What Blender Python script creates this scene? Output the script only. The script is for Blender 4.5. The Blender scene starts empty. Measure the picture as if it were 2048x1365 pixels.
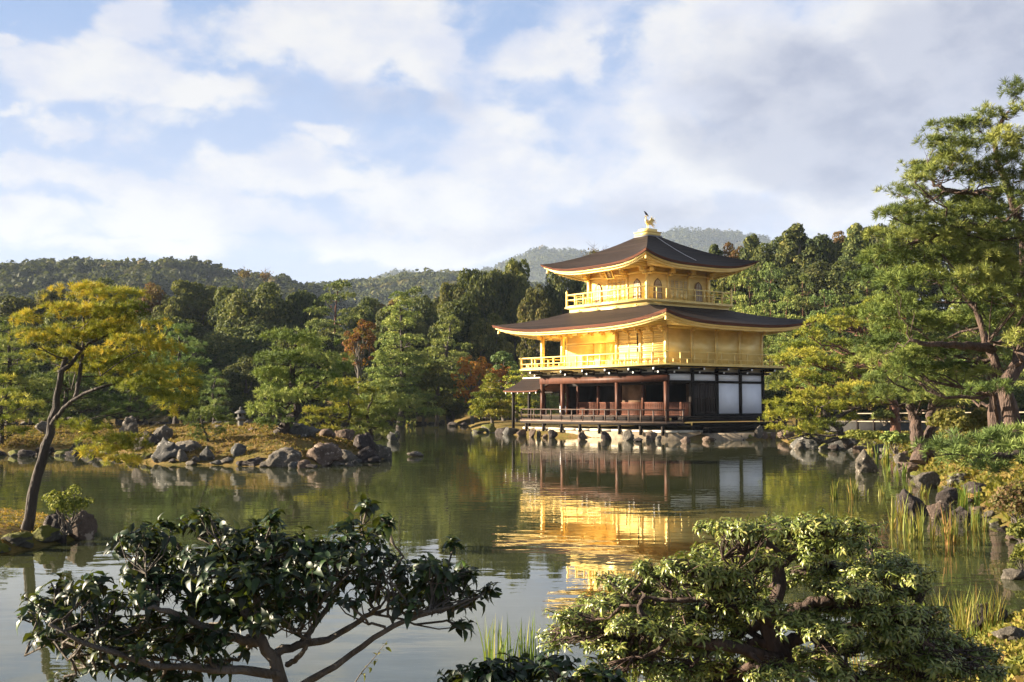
import bpy, math, random
import numpy as np
from mathutils import Vector, noise as mnoise

# ------------------------------------------------------------------ camera
F = 2190.0                      # focal length in pixels of the 2048 px wide photograph
HOR = 808.0
CZ = 2.1
PITCH = math.atan((HOR - 682.5) / F)
C = bpy.context.scene.collection
scene = bpy.context.scene
cam_d = bpy.data.cameras.new('camera')
cam = bpy.data.objects.new('camera', cam_d); C.objects.link(cam)
cam.location = (0, 0, CZ)
cam.rotation_euler = (math.pi / 2 + PITCH, 0, 0)
cam_d.sensor_width = 36.0
cam_d.lens = F / 2048 * 36
cam_d.clip_start = 0.1
cam_d.clip_end = 20000
scene.camera = cam

def ray(px, py):
    dx = (px - 1024) / F; dy = (682.5 - py) / F
    return (dx, math.cos(PITCH) - dy * math.sin(PITCH), math.sin(PITCH) + dy * math.cos(PITCH))
def at(px, py, Y):
    r = ray(px, py); k = Y / r[1]
    return np.array([r[0] * k, Y, CZ + r[2] * k])
def gp(px, py, z=0.0):
    r = ray(px, py); k = (z - CZ) / r[2]
    return np.array([r[0] * k, r[1] * k, z])

# ------------------------------------------------------------------ sun and exposure
SUN_EL = math.radians(17)
SUN_A = math.radians(-6)        # sun comes from the left; positive = from behind the camera
sdir = Vector((-math.cos(SUN_A) * math.cos(SUN_EL), -math.sin(SUN_A) * math.cos(SUN_EL), math.sin(SUN_EL)))
sun_d = bpy.data.lights.new('sun', 'SUN')
sun_d.energy = 5.0; sun_d.angle = math.radians(0.5); sun_d.color = (1.0, 0.85, 0.64)
sun = bpy.data.objects.new('sun', sun_d); C.objects.link(sun)
sun.rotation_euler = sdir.to_track_quat('Z', 'Y').to_euler()
sun.location = (-60, 0, 60)
scene.view_settings.view_transform = 'Standard'
scene.view_settings.look = 'None'
scene.view_settings.gamma = 1
scene.view_settings.exposure = 2.4
scene.view_settings.use_curve_mapping = False

# ------------------------------------------------------------------ world
world = bpy.data.worlds.new('World'); scene.world = world
world.use_nodes = True
wt = world.node_tree; wt.nodes.clear()
def W(t, **k):
    n = wt.nodes.new(t)
    for a, b in k.items(): setattr(n, a, b)
    return n
def wl(a, b): wt.links.new(a, b)
def wmath(op, a, b=None, c=None, clamp=False):
    n = W('ShaderNodeMath', operation=op); n.use_clamp = clamp
    for i, v in enumerate((a, b, c)):
        if v is None: continue
        if isinstance(v, (int, float)): n.inputs[i].default_value = v
        else: wl(v, n.inputs[i])
    return n.outputs[0]
def wvec(op, a, b=None):
    n = W('ShaderNodeVectorMath', operation=op)
    for i, v in enumerate((a, b)):
        if v is None: continue
        if isinstance(v, tuple): n.inputs[i].default_value = v
        else: wl(v, n.inputs[i])
    return n
def wmix(f, a, b):
    n = W('ShaderNodeMix', data_type='RGBA')
    for i, v in ((0, f), (6, a), (7, b)):
        if isinstance(v, (int, float)): n.inputs[i].default_value = v
        elif isinstance(v, tuple): n.inputs[i].default_value = v + (1,)
        else: wl(v, n.inputs[i])
    return n.outputs[2]
def wrange(v, a, b, c=0.0, d=1.0, smooth=True):
    n = W('ShaderNodeMapRange', interpolation_type='SMOOTHSTEP' if smooth else 'LINEAR')
    wl(v, n.inputs[0])
    for i, x in enumerate((a, b, c, d)): n.inputs[i + 1].default_value = x
    return n.outputs[0]
sky = W('ShaderNodeTexSky', sky_type='NISHITA')
sky.sun_disc = False; sky.sun_elevation = SUN_EL
sky.sun_rotation = math.atan2(sdir.x, sdir.y)
sky.air_density = 1.0; sky.dust_density = 1.0; sky.ozone_density = 1.6
tc = W('ShaderNodeTexCoord')
sep = W('ShaderNodeSeparateXYZ'); wl(tc.outputs['Generated'], sep.inputs[0])
az = wmath('ARCTAN2', sep.outputs[0], sep.outputs[1])
el = wmath('ARCSINE', sep.outputs[2])
com = W('ShaderNodeCombineXYZ')
wl(wmath('MULTIPLY', az, 2.19), com.inputs[0]); wl(wmath('MULTIPLY', el, 2.19), com.inputs[1])
P0 = com.outputs[0]                                       # direction, in thousandths of the photograph's pixels
def wnoise(vec, scale, detail, rough, w=0.0, dist=0.0):
    n = W('ShaderNodeTexNoise', noise_dimensions='4D')
    n.inputs['Scale'].default_value = scale; n.inputs['Detail'].default_value = detail
    n.inputs['Roughness'].default_value = rough; n.inputs['W'].default_value = w
    n.inputs['Distortion'].default_value = dist
    wl(vec, n.inputs['Vector']); return n
stretch = wvec('MULTIPLY', P0, (1.0, 1.7, 1.0)).outputs[0]
dn = wnoise(stretch, 4.5, 6, 0.6, 1.3)
off = wvec('MULTIPLY', wvec('SUBTRACT', dn.outputs['Color'], (.5, .5, .5)).outputs[0], (.26, .17, 0)).outputs[0]
P = wvec('ADD', P0, off).outputs[0]
fb = wnoise(stretch, 6.0, 8, 0.58, 4.2, 0.3).outputs['Fac']
fb2 = wnoise(stretch, 2.3, 6, 0.55, 9.2, 0.2).outputs['Fac']
def blob(px, py, rx, ry, wgt=1.0, soft=1.0, ang=0):
    r = ray(px, py); L = math.sqrt(sum(v * v for v in r))
    a = math.atan2(r[0], r[1]) * 2.19; e = math.asin(r[2] / L) * 2.19
    v = wvec('SUBTRACT', P, (a, e, 0)).outputs[0]
    if ang:
        rn = W('ShaderNodeVectorRotate', rotation_type='Z_AXIS'); rn.inputs['Angle'].default_value = math.radians(ang)
        wl(v, rn.inputs['Vector']); v = rn.outputs[0]
    v = wvec('MULTIPLY', v, (1000 / rx, 1000 / ry, 0)).outputs[0]
    d = wvec('LENGTH', v).outputs['Value']
    return wmath('MULTIPLY', wrange(d, 1.0 + .25 * soft, 1.0 - .75 * soft), wgt)
def total(bl):
    t = None
    for b in bl:
        s = blob(*b)
        t = s if t is None else wmath('MAXIMUM', t, s)
    return t
white = total([(180, 150, 190, 62), (330, 185, 190, 55), (260, 45, 100, 52, .8), (210, 95, 110, 40, .6), (10, 75, 50, 30, .8), (130, 262, 66, 34, .8), (25, 222, 40, 16, .5),
               (640, 70, 290, 85, 1.0), (850, 105, 110, 85, .95), (690, 20, 300, 60, .9), (85, 345, 150, 45, .95), (300, 385, 240, 55, 1.0), (560, 345, 270, 65, .9),
               (665, 265, 70, 30, .75), (420, 440, 340, 60, .95), (60, 450, 140, 50, .85), (330, 240, 120, 30, .45), (430, 215, 80, 22, .5),
               (1000, 330, 170, 110, .75), (900, 420, 260, 80, 1.0), (1110, 360, 90, 85, .9), (1060, 110, 110, 65, .75), (1150, 110, 75, 85, .75), (1000, 220, 70, 60, .35),
               (1430, 90, 220, 150, 1.0), (1330, 230, 110, 130, .95), (1420, 340, 200, 80, .95), (1640, 110, 260, 90, 1.0), (1560, 160, 260, 110, 1.0),
               (1660, 350, 40, 45, .75), (1300, 390, 200, 55, .85), (1830, 60, 260, 120, 1.0), (1750, 410, 220, 50, .85), (900, 500, 400, 40, .8), (300, 500, 400, 30, .7)])
grey = total([(1720, 240, 400, 150, 1.0, 1.0, 22), (1580, 310, 300, 95, 1.0, 1.0, 12), (1900, 130, 240, 130, 1.0, 1.0, 30), (2100, 80, 300, 160, 1.0), (1980, 260, 200, 60, .6),
              (1330, 440, 420, 50, .5), (1000, 480, 500, 45, .35), (780, 200, 220, 45, .35, 1.0), (560, 190, 140, 30, .25)])
fbs = wrange(fb, .28, .74, -.5, .5, False)
gen = wmath('MULTIPLY', wrange(fb2, .52, .66), wrange(wmath('ABSOLUTE', az), .55, .8, 0, .75))    # ordinary clouds over the rest of the sky
cov = wmath('ADD', wmath('MAXIMUM', white, gen), fbs)
cmask = wrange(cov, .08, .72)
# clear sky seen through thin veil, paler to the right and towards the horizon
skyc = wvec('MULTIPLY', sky.outputs[0], (.42, .42, .42)).outputs[0]
veilf = wmath('ADD', wrange(sep.outputs[2], .40, .04, -.25, .85), wmath('MULTIPLY', wrange(fb2, .3, .7), .18), clamp=True)
veilf = wmath('MULTIPLY', veilf, wrange(wmath('ABSOLUTE', az), 1.0, .6, .35, 1.0))
base = wmix(wmath('MULTIPLY', veilf, .95, clamp=True), wmix(wrange(sep.outputs[2], .62, .30, .0, .75), skyc, (1.23, 1.89, 3.28)), (2.30, 2.55, 3.2))
shade = wrange(wnoise(stretch, 4.6, 8, .62, 17.0).outputs['Fac'], .38, .60)
wcol = wmix(shade, (2.50, 2.62, 3.07), (3.22, 3.18, 3.16))
thin = wmath('MULTIPLY', wrange(wmath('ADD', fb, wmath('MULTIPLY', az, .35)), .38, .66), wrange(wmath('ABSOLUTE', az), .9, .6, .2, .8))
base = wmix(thin, base, (2.58, 2.71, 3.20))
c1 = wmix(wmath('MULTIPLY', cmask, .96), base, wcol)
gm = wrange(wmath('ADD', grey, wmath('MULTIPLY', fbs, .4)), .0, .95)
c2 = wmix(wmath('MULTIPLY', gm, .95), c1, wmix(shade, (1.19, 1.35, 1.89), (1.89, 2.01, 2.46)))
bg = W('ShaderNodeBackground'); wl(c2, bg.inputs[0]); bg.inputs[1].default_value = 0.05
wo = W('ShaderNodeOutputWorld'); wl(bg.outputs[0], wo.inputs[0])

# ------------------------------------------------------------------ object helpers
def tag(o, label=None, cat=None, group=None, kind=None):
    if label: o['label'] = label
    if cat: o['category'] = cat
    if group: o['group'] = group
    if kind: o['kind'] = kind
    return o
def thing(name, label, cat, loc=(0, 0, 0), rotz=0.0, group=None):
    o = bpy.data.objects.new(name, None); C.objects.link(o)
    o.location = tuple(float(v) for v in loc); o.rotation_euler = (0, 0, rotz)
    o.empty_display_size = .2
    return tag(o, label, cat, group)
class Geo:
    """collects vertices and faces (numpy) and links them as one mesh object"""
    def __init__(s): s.v = []; s.f = {3: [], 4: []}; s.r = {3: [], 4: []}; s.m = {3: [], 4: []}; s.n = 0
    def add(s, v, f, rnd=None, mat=0):
        v = np.asarray(v, float).reshape(-1, 3); f = np.asarray(f, int); k = f.shape[1]
        s.v.append(v); s.f[k].append(f + s.n); s.n += len(v)
        s.r[k].append(np.full(len(f), .5) if rnd is None else np.broadcast_to(np.asarray(rnd, float), (len(f),)))
        s.m[k].append(np.full(len(f), mat)); return s
    def box(s, x0, x1, y0, y1, z0, z1, mat=0, rnd=None):
        v = [(x, y, z) for z in (z0, z1) for y in (y0, y1) for x in (x0, x1)]
        return s.add(v, [(0, 2, 3, 1), (4, 5, 7, 6), (0, 1, 5, 4), (2, 6, 7, 3), (0, 4, 6, 2), (1, 3, 7, 5)], rnd, mat)
    def beam(s, a, b, w, h, mat=0, up=(0, 0, 1)):
        a = np.array(a, float); b = np.array(b, float); d = b - a; L = np.linalg.norm(d); d /= L
        u = np.array(up, float); r = np.cross(d, u); r /= np.linalg.norm(r); u = np.cross(r, d)
        v = [p + r * i * w / 2 + u * j * h / 2 for p in (a, b) for i, j in ((-1, -1), (1, -1), (1, 1), (-1, 1))]
        return s.add(v, [(0, 1, 2, 3), (7, 6, 5, 4), (0, 4, 5, 1), (1, 5, 6, 2), (2, 6, 7, 3), (3, 7, 4, 0)], None, mat)
    def tube(s, pts, rad, n=8, mat=0, rnd=None, wob=0.0, seed=0):
        p = np.asarray(pts, float); m = len(p); rad = np.broadcast_to(np.asarray(rad, float), (m,))
        t = np.gradient(p, axis=0); t /= np.linalg.norm(t, axis=1)[:, None] + 1e-9
        ref = np.array([0.3, 0.2, 1.0]) if abs(t[0][2]) < .8 else np.array([1.0, 0.2, 0.1])
        x = np.cross(t, ref); x /= np.linalg.norm(x, axis=1)[:, None] + 1e-9; y = np.cross(t, x)
        a = np.arange(n) * 2 * np.pi / n
        rr = np.ones((m, n)) * rad[:, None]
        if wob:
            g = np.random.default_rng(seed + 5); rr *= 1 + wob * (g.random((m, n)) - .5)
        v = p[:, None] + rr[..., None] * (np.cos(a)[None, :, None] * x[:, None] + np.sin(a)[None, :, None] * y[:, None])
        v = v.reshape(-1, 3); i, j = np.meshgrid(np.arange(m - 1), np.arange(n), indexing='ij'); i = i.ravel(); j = j.ravel(); k = (j + 1) % n
        f = np.stack([i * n + j, i * n + k, (i + 1) * n + k, (i + 1) * n + j], 1)
        s.add(v, f, rnd, mat)
        c = [tuple(np.mean(v[:n], axis=0)), tuple(np.mean(v[-n:], axis=0))]
        s.add(np.vstack([v[:n], [c[0]]]), [((q + 1) % n, q, n) for q in range(n)], rnd, mat)
        return s.add(np.vstack([v[-n:], [c[1]]]), [(q, (q + 1) % n, n) for q in range(n)], rnd, mat)
    def inst(s, tv, tf, pos, frames, scale, rnd=None, mat=0):
        """many copies of a small template; frames (n,3,3) rows = local axes"""
        pos = np.asarray(pos, float); n = len(pos)
        if n == 0: return s
        tv = np.asarray(tv, float); tf = np.asarray(tf, int)
        scale = np.broadcast_to(np.asarray(scale, float), (n,))
        v = np.einsum('ki,nij->nkj', tv, frames) * scale[:, None, None] + pos[:, None]
        f = tf[None] + (np.arange(n) * len(tv))[:, None, None]
        r = np.full(n, .5) if rnd is None else np.asarray(rnd)
        return s.add(v.reshape(-1, 3), f.reshape(-1, tf.shape[1]), np.repeat(r, len(tf)), mat)
    def build(s, name, mats, parent=None, smooth=False, loc=None, rnd=True):
        me = bpy.data.meshes.new(name)
        v = np.vstack(s.v).astype(np.float32)
        f3 = np.vstack(s.f[3]) if s.f[3] else np.zeros((0, 3), int); f4 = np.vstack(s.f[4]) if s.f[4] else np.zeros((0, 4), int)
        me.vertices.add(len(v)); me.vertices.foreach_set('co', v.ravel())
        me.loops.add(f3.size + f4.size); me.loops.foreach_set('vertex_index', np.concatenate([f3.ravel(), f4.ravel()]).astype(np.int32))
        n3, n4 = len(f3), len(f4); me.polygons.add(n3 + n4)
        st = np.concatenate([np.arange(n3) * 3, n3 * 3 + np.arange(n4) * 4]).astype(np.int32)
        me.polygons.foreach_set('loop_start', st)
        me.update(calc_edges=True)
        mi = np.concatenate([np.concatenate(s.m[k]) if s.m[k] else np.zeros(0, int) for k in (3, 4)]).astype(np.int32)
        me.polygons.foreach_set('material_index', mi)
        if smooth: me.polygons.foreach_set('use_smooth', np.ones(n3 + n4, bool))
        if rnd:
            r = np.concatenate([np.concatenate(s.r[k]) if s.r[k] else np.zeros(0) for k in (3, 4)]).astype(np.float32)
            a = me.attributes.new('rnd', 'FLOAT', 'FACE'); a.data.foreach_set('value', r)
        for m in (mats if isinstance(mats, (list, tuple)) else [mats]): me.materials.append(m)
        o = bpy.data.objects.new(name, me); C.objects.link(o)
        if parent: o.parent = parent
        if loc is not None: o.location = tuple(float(q) for q in loc)
        return o
def frames_from(N, g, spin=True):
    """rows x,y,z with z along N"""
    N = N / (np.linalg.norm(N, axis=1)[:, None] + 1e-9)
    R = g.normal(size=N.shape); X = np.cross(N, R); X /= np.linalg.norm(X, axis=1)[:, None] + 1e-9
    return np.stack([X, np.cross(N, X), N], 1)

# ------------------------------------------------------------------ materials
def newmat(name):
    m = bpy.data.materials.new(name); m.use_nodes = True
    nt = m.node_tree; b = nt.nodes['Principled BSDF']; return m, nt, b
def N(nt, t, **k):
    n = nt.nodes.new(t)
    for a, v in k.items(): setattr(n, a, v)
    return n
def ramp(nt, fac, cols):
    r = N(nt, 'ShaderNodeValToRGB'); e = r.color_ramp.elements
    while len(e) < len(cols): e.new(.5)
    for i, (p, c) in enumerate(cols): e[i].position = p; e[i].color = tuple(c) + (1,)
    nt.links.new(fac, r.inputs[0]); return r.outputs[0]
def ntex(nt, scale, detail=5, rough=.6, coord='Object', stretch=None, dist=0.0):
    t = N(nt, 'ShaderNodeTexCoord'); v = t.outputs[coord]
    if stretch:
        mp = N(nt, 'ShaderNodeMapping'); mp.inputs['Scale'].default_value = stretch; nt.links.new(v, mp.inputs[0]); v = mp.outputs[0]
    n = N(nt, 'ShaderNodeTexNoise'); n.inputs['Scale'].default_value = scale; n.inputs['Detail'].default_value = detail
    n.inputs['Roughness'].default_value = rough; n.inputs['Distortion'].default_value = dist
    nt.links.new(v, n.inputs['Vector']); return n.outputs['Fac']
def bump(nt, b, h, strength, dist):
    k = N(nt, 'ShaderNodeBump'); k.inputs['Strength'].default_value = strength; k.inputs['Distance'].default_value = dist
    nt.links.new(h, k.inputs['Height']); nt.links.new(k.outputs[0], b.inputs['Normal']); return k
def mix(nt, f, a, b_, typ='MIX'):
    n = N(nt, 'ShaderNodeMix', data_type='RGBA', blend_type=typ)
    for i, v in ((0, f), (6, a), (7, b_)):
        if isinstance(v, (int, float)): n.inputs[i].default_value = v
        elif isinstance(v, tuple): n.inputs[i].default_value = v + (1,)
        else: nt.links.new(v, n.inputs[i])
    return n.outputs[2]
def foliage(name, cols, trans=.35, rough=.7, spec=.2, hue=.5, osc=.25):
    m, nt, b = newmat(name)
    a = N(nt, 'ShaderNodeAttribute', attribute_name='rnd')
    oi = N(nt, 'ShaderNodeObjectInfo')
    cols = [tuple(q * 1.12 for q in c) for c in cols]
    col = ramp(nt, a.outputs['Fac'], [(i / (len(cols) - 1), c) for i, c in enumerate(cols)])
    hs = N(nt, 'ShaderNodeHueSaturation')
    mr = N(nt, 'ShaderNodeMapRange'); mr.inputs[3].default_value = .5 - .02 * hue; mr.inputs[4].default_value = .5 + .02 * hue
    nt.links.new(oi.outputs['Random'], mr.inputs[0]); nt.links.new(mr.outputs[0], hs.inputs['Hue'])
    m2 = N(nt, 'ShaderNodeMapRange'); m2.inputs[3].default_value = 1 - osc; m2.inputs[4].default_value = 1 + osc
    mm = N(nt, 'ShaderNodeMath', operation='FRACT'); m3 = N(nt, 'ShaderNodeMath', operation='MULTIPLY'); m3.inputs[1].default_value = 7.31
    nt.links.new(oi.outputs['Random'], m3.inputs[0]); nt.links.new(m3.outputs[0], mm.inputs[0]); nt.links.new(mm.outputs[0], m2.inputs[0])
    nt.links.new(m2.outputs[0], hs.inputs['Value'])
    nt.links.new(col, hs.inputs['Color'])
    nt.links.new(hs.outputs[0], b.inputs['Base Color'])
    b.inputs['Roughness'].default_value = rough; b.inputs['Specular IOR Level'].default_value = spec
    tr = N(nt, 'ShaderNodeBsdfTranslucent'); nt.links.new(mix(nt, .35, hs.outputs[0], (.25, .28, .02)), tr.inputs[0])
    mx = N(nt, 'ShaderNodeMixShader'); mx.inputs[0].default_value = trans
    nt.links.new(b.outputs[0], mx.inputs[1]); nt.links.new(tr.outputs[0], mx.inputs[2])
    nt.links.new(mx.outputs[0], nt.nodes['Material Output'].inputs[0]); return m
def bark(name, c1, c2, scale=6, hi=None):
    m, nt, b = newmat(name)
    n = ntex(nt, scale, 8, .7, stretch=(1, 1, .35), dist=.4)
    cols = [(.32, c1), (.62, c2)] + ([(.78, hi)] if hi else [])
    nt.links.new(ramp(nt, n, cols), b.inputs['Base Color']); b.inputs['Roughness'].default_value = .9
    v = N(nt, 'ShaderNodeTexVoronoi', feature='DISTANCE_TO_EDGE'); v.inputs['Scale'].default_value = scale * 2.2
    t = N(nt, 'ShaderNodeTexCoord'); mp = N(nt, 'ShaderNodeMapping'); mp.inputs['Scale'].default_value = (1, 1, .3)
    nt.links.new(t.outputs['Object'], mp.inputs[0]); nt.links.new(mp.outputs[0], v.inputs['Vector'])
    ad = N(nt, 'ShaderNodeMath', operation='ADD'); nt.links.new(v.outputs[0], ad.inputs[0]); nt.links.new(n, ad.inputs[1])
    bump(nt, b, ad.outputs[0], 1.0, .05); return m
M = {}
M['bark'] = bark('pine_bark', (.018, .014, .012), (.065, .05, .04), 5, (.17, .135, .105))
M['bark_red'] = bark('red_pine_bark', (.05, .022, .014), (.17, .075, .042), 5, (.30, .15, .09))
M['bark_big'] = bark('old_pine_bark', (.022, .015, .012), (.10, .062, .046), 7, (.26, .17, .13))
M['bark_grey'] = bark('grey_bark', (.05, .04, .03), (.13, .11, .09), 8, (.26, .22, .17))
M['pine_gold'] = foliage('pine_needles_gold', [(.06, .075, .014), (.12, .135, .02), (.24, .215, .025), (.42, .29, .03)], .28, hue=.3)
M['pine_green'] = foliage('pine_needles_green', [(.05, .072, .020), (.10, .14, .033), (.185, .215, .05), (.30, .31, .085)], .16)
M['pine_lime'] = foliage('pine_needles_lime', [(.075, .10, .016), (.155, .185, .022), (.28, .28, .034), (.40, .36, .055)], .2)
M['pine_deep'] = foliage('pine_needles_old', [(.035, .055, .015), (.07, .10, .024), (.125, .155, .034), (.21, .23, .055)], .14)
M['pine_blue'] = foliage('pine_needles_deep_green', [(.045, .075, .024), (.08, .125, .034), (.13, .19, .05), (.21, .25, .07)], .14)
M['leaf_dark'] = foliage('evergreen_leaves', [(.026, .040, .014), (.050, .068, .020), (.10, .112, .030), (.19, .18, .048)], .25, .75, hue=1.0, osc=.35)
M['leaf_olive'] = foliage('olive_leaves', [(.04, .046, .013), (.072, .080, .02), (.125, .118, .028), (.22, .185, .045)], .3, .75, hue=1.0, osc=.3)
M['leaf_brown'] = foliage('russet_leaves', [(.06, .032, .012), (.11, .055, .018), (.17, .09, .025), (.12, .10, .03)], .3, hue=1.0)
M['leaf_red'] = foliage('red_maple_leaves', [(.09, .02, .012), (.18, .045, .02), (.28, .08, .03), (.33, .13, .05)], .4, hue=.6)
M['leaf_orange'] = foliage('orange_maple_leaves', [(.16, .05, .012), (.30, .10, .02), (.42, .17, .03), (.30, .19, .05)], .4, hue=.6)
# ------------------------------------------------------------------ terrain
def poly(pts, z=0.0): return np.array([gp(*p)[:2] if len(p) == 2 else np.array(p[:2]) for p in pts])
def W2(x, y): return (x, y, 'w')
ISLET = poly([(-260, 1135), (0, 1112), (60, 1100), (130, 1086), (184, 1072), (180, 1060), (110, 1040), (0, 1034), (-260, 1036)])
ISLAND = poly([(-1100, 905), (-300, 908), (0, 911), (120, 909), (200, 914), (262, 924), (330, 930), (420, 931), (540, 935), (620, 935), (700, 927), (768, 920), (784, 912), (760, 900), (690, 892), (500, 888), (200, 885), (-300, 884), (-1100, 884)])
FAR = poly([(-4000, 846), (0, 847), (600, 847), (840, 847), (905, 848), (936, 852), (944, 861), (1000, 867), (1042, 872), (1200, 876), (1326, 880), (1400, 881), (1560, 880), (1590, 893), (1640, 897), (1760, 903), (1800, 915), (1825, 942), (1850, 962), (1920, 985), (1975, 1030), (2010, 1062), (2060, 1095), (2500, 1140), W2(60, 12), W2(400, 8), W2(6000, 0), W2(6000, 6000), W2(-6000, 6000), W2(-6000, 200)])
NEAR = poly([W2(-400, -400), W2(-400, 5), W2(-8, 6.0), W2(-1, 6.2), W2(1.2, 6.6), (1560, 1450), (1700, 1385), (1850, 1335), (1925, 1300), (1985, 1262), (2060, 1225), (2500, 1190), W2(60, 10), W2(400, 6), W2(400, -400)])
def sdf(P, poly_):
    """positive inside"""
    d = np.full(len(P), 1e18); inside = np.zeros(len(P), bool); n = len(poly_)
    for i in range(n):
        a = poly_[i]; b = poly_[(i + 1) % n]; e = b - a; w = P - a
        t = np.clip((w @ e) / (e @ e), 0, 1); q = w - t[:, None] * e
        d = np.minimum(d, (q * q).sum(1))
        c = ((a[1] > P[:, 1]) != (b[1] > P[:, 1])) & (P[:, 0] < (b[0] - a[0]) * (P[:, 1] - a[1]) / (b[1] - a[1] + 1e-12) + a[0])
        inside ^= c
    return np.sqrt(d) * np.where(inside, 1, -1)
def sstep(x, a, b): t = np.clip((x - a) / (b - a), 0, 1); return t * t * (3 - 2 * t)
def wav(x, y, s, ph=0.0):
    return (np.sin(x * s + ph) * np.cos(y * s * 1.13 + ph * 2) + .6 * np.sin(x * s * 2.3 + y * s * 1.1 + ph) + .35 * np.sin(y * s * 4.1 - x * s * 1.7 + ph * 3)) / 1.95
def height(P):
    P = np.atleast_2d(np.asarray(P, float)); x = P[:, 0]; y = P[:, 1]
    h = np.full(len(P), -9.0)
    s = sdf(P, ISLET); h = np.maximum(h, np.where(s > 0, .30 * (1 - np.exp(-s / .5)) + .03 * wav(x, y, 3.0), s * .8))
    s = sdf(P, ISLAND); cx = gp(520, 905)[0]
    top = 1.0 + .25 * np.exp(-((x - cx) / 6.0) ** 2) - .45 * sstep(x, -7.5, -3.8)
    h = np.maximum(h, np.where(s > 0, top * (1 - np.exp(-s / 2.2)) + .05 * wav(x, y, .9), s * .8))
    s = sdf(P, FAR)
    rise = 7.0 * sstep(y, 105, 190) + 10.0 * sstep(x, 8, 50) * sstep(y, 78, 135) + .55 * sstep(x, 9, 14) * sstep(y, 45, 18)
    flat = .55 + .45 * sstep(x, 9.5, 15) * sstep(y, 55, 36)
    h = np.maximum(h, np.where(s > 0, (flat + rise) * (1 - np.exp(-s / 1.1)) + .05 * wav(x, y, .7, 1) * np.minimum(s, 1), s * .8))
    s = sdf(P, NEAR); h = np.maximum(h, np.where(s > 0, .5 * (1 - np.exp(-s / .6)) + .03 * wav(x, y, 2.1, 2) * np.minimum(s, 1), s * .8))
    return np.maximum(h, -.7)
def gnd(px, py, ylo=8, yhi=200):
    r = ray(px, py); ys = np.linspace(ylo, yhi, 3000); z = CZ + r[2] / r[1] * ys; h = height(np.stack([r[0] / r[1] * ys, ys], 1))
    k = np.argmax(z <= np.maximum(h, 0)); return np.array([r[0] / r[1] * ys[k], ys[k], max(h[k], 0)])
def hz(x, y): return float(height([[x, y]])[0])
def build_ground():
    g = np.concatenate([np.arange(-34, 34.01, .22), np.arange(36, 324.1, 4)]); A = np.radians(g)
    R = np.concatenate([[.05], np.geomspace(1.2, 3450, 600)])
    a, r = np.meshgrid(A, R); x = (np.sin(a) * r).ravel(); y = (np.cos(a) * r).ravel()
    z = np.concatenate([height(np.stack([x[i:i + 40000], y[i:i + 40000]], 1)) for i in range(0, len(x), 40000)])
    n = len(A); m = len(R); i, j = np.meshgrid(np.arange(m - 1), np.arange(n), indexing='ij'); i = i.ravel(); j = j.ravel(); k = (j + 1) % n
    G = Geo(); G.add(np.stack([x, y, z], 1), np.stack([i * n + j, (i + 1) * n + j, (i + 1) * n + k, i * n + k], 1))
    m_, nt, b = newmat('mossy_ground')
    n1 = ntex(nt, .55, 6, .65); n2 = ntex(nt, 9, 8, .75); n3 = ntex(nt, 2.2, 5, .6)
    c = ramp(nt, n1, [(.36, (.055, .06, .014)), (.46, (.13, .10, .022)), (.55, (.17, .095, .032)), (.68, (.22, .125, .05))])
    c = mix(nt, .55, c, ramp(nt, n2, [(.3, (.02, .02, .01)), (.55, (.20, .13, .05)), (.75, (.38, .26, .10))]))
    c = mix(nt, ramp(nt, n3, [(.45, (0, 0, 0)), (.62, (1, 1, 1))]), c, mix(nt, .6, c, (.10, .11, .02)))
    nt.links.new(c, b.inputs['Base Color']); b.inputs['Roughness'].default_value = .95; b.inputs['Specular IOR Level'].default_value = .1
    bump(nt, b, n2, .9, .06)
    tag(G.build('ground', m_, smooth=True), kind='structure')
build_ground()

# ------------------------------------------------------------------ pond water
def build_water():
    m_, nt, b = newmat('pond_water')
    b.inputs['Base Color'].default_value = (.050, .052, .022, 1); b.inputs['Roughness'].default_value = .015; b.inputs['IOR'].default_value = 1.36
    b.inputs['Specular IOR Level'].default_value = .62
    t = N(nt, 'ShaderNodeTexCoord')
    def nz(scale, st, detail, w=0):
        mp = N(nt, 'ShaderNodeMapping'); mp.inputs['Scale'].default_value = st; mp.inputs['Location'].default_value = (w, w, 0)
        nt.links.new(t.outputs['Object'], mp.inputs[0]); n = N(nt, 'ShaderNodeTexNoise'); n.inputs['Scale'].default_value = scale
        n.inputs['Detail'].default_value = detail; n.inputs['Roughness'].default_value = .45; nt.links.new(mp.outputs[0], n.inputs['Vector']); return n.outputs['Fac']
    a = nz(2.6, (.55, 1.0, 1), 3); c = nz(.9, (.6, 1.0, 1), 2, 7); d = nz(.11, (1, 1, 1), 3, 3)
    s = N(nt, 'ShaderNodeMath', operation='MULTIPLY_ADD'); nt.links.new(c, s.inputs[0]); s.inputs[1].default_value = 1.6; nt.links.new(a, s.inputs[2])
    am = N(nt, 'ShaderNodeMapRange'); nt.links.new(d, am.inputs[0]); am.inputs[1].default_value = .38; am.inputs[2].default_value = .66; am.inputs[3].default_value = .25; am.inputs[4].default_value = 1.0
    k = bump(nt, b, s.outputs[0], 1.0, .0058); nt.links.new(am.outputs[0], k.inputs['Strength'])
    nt.links.new(mix(nt, ramp(nt, nz(.35, (1, 1, 1), 4, 11), [(.4, (0, 0, 0)), (.65, (1, 1, 1))]), (.034, .040, .017), (.050, .055, .024)), b.inputs['Base Color'])
    G = Geo(); G.add([(-900, -300, 0), (900, -300, 0), (900, 260, 0), (-900, 260, 0)], [(0, 1, 2, 3)])
    tag(G.build('pond_water', m_), kind='structure')
build_water()
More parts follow.
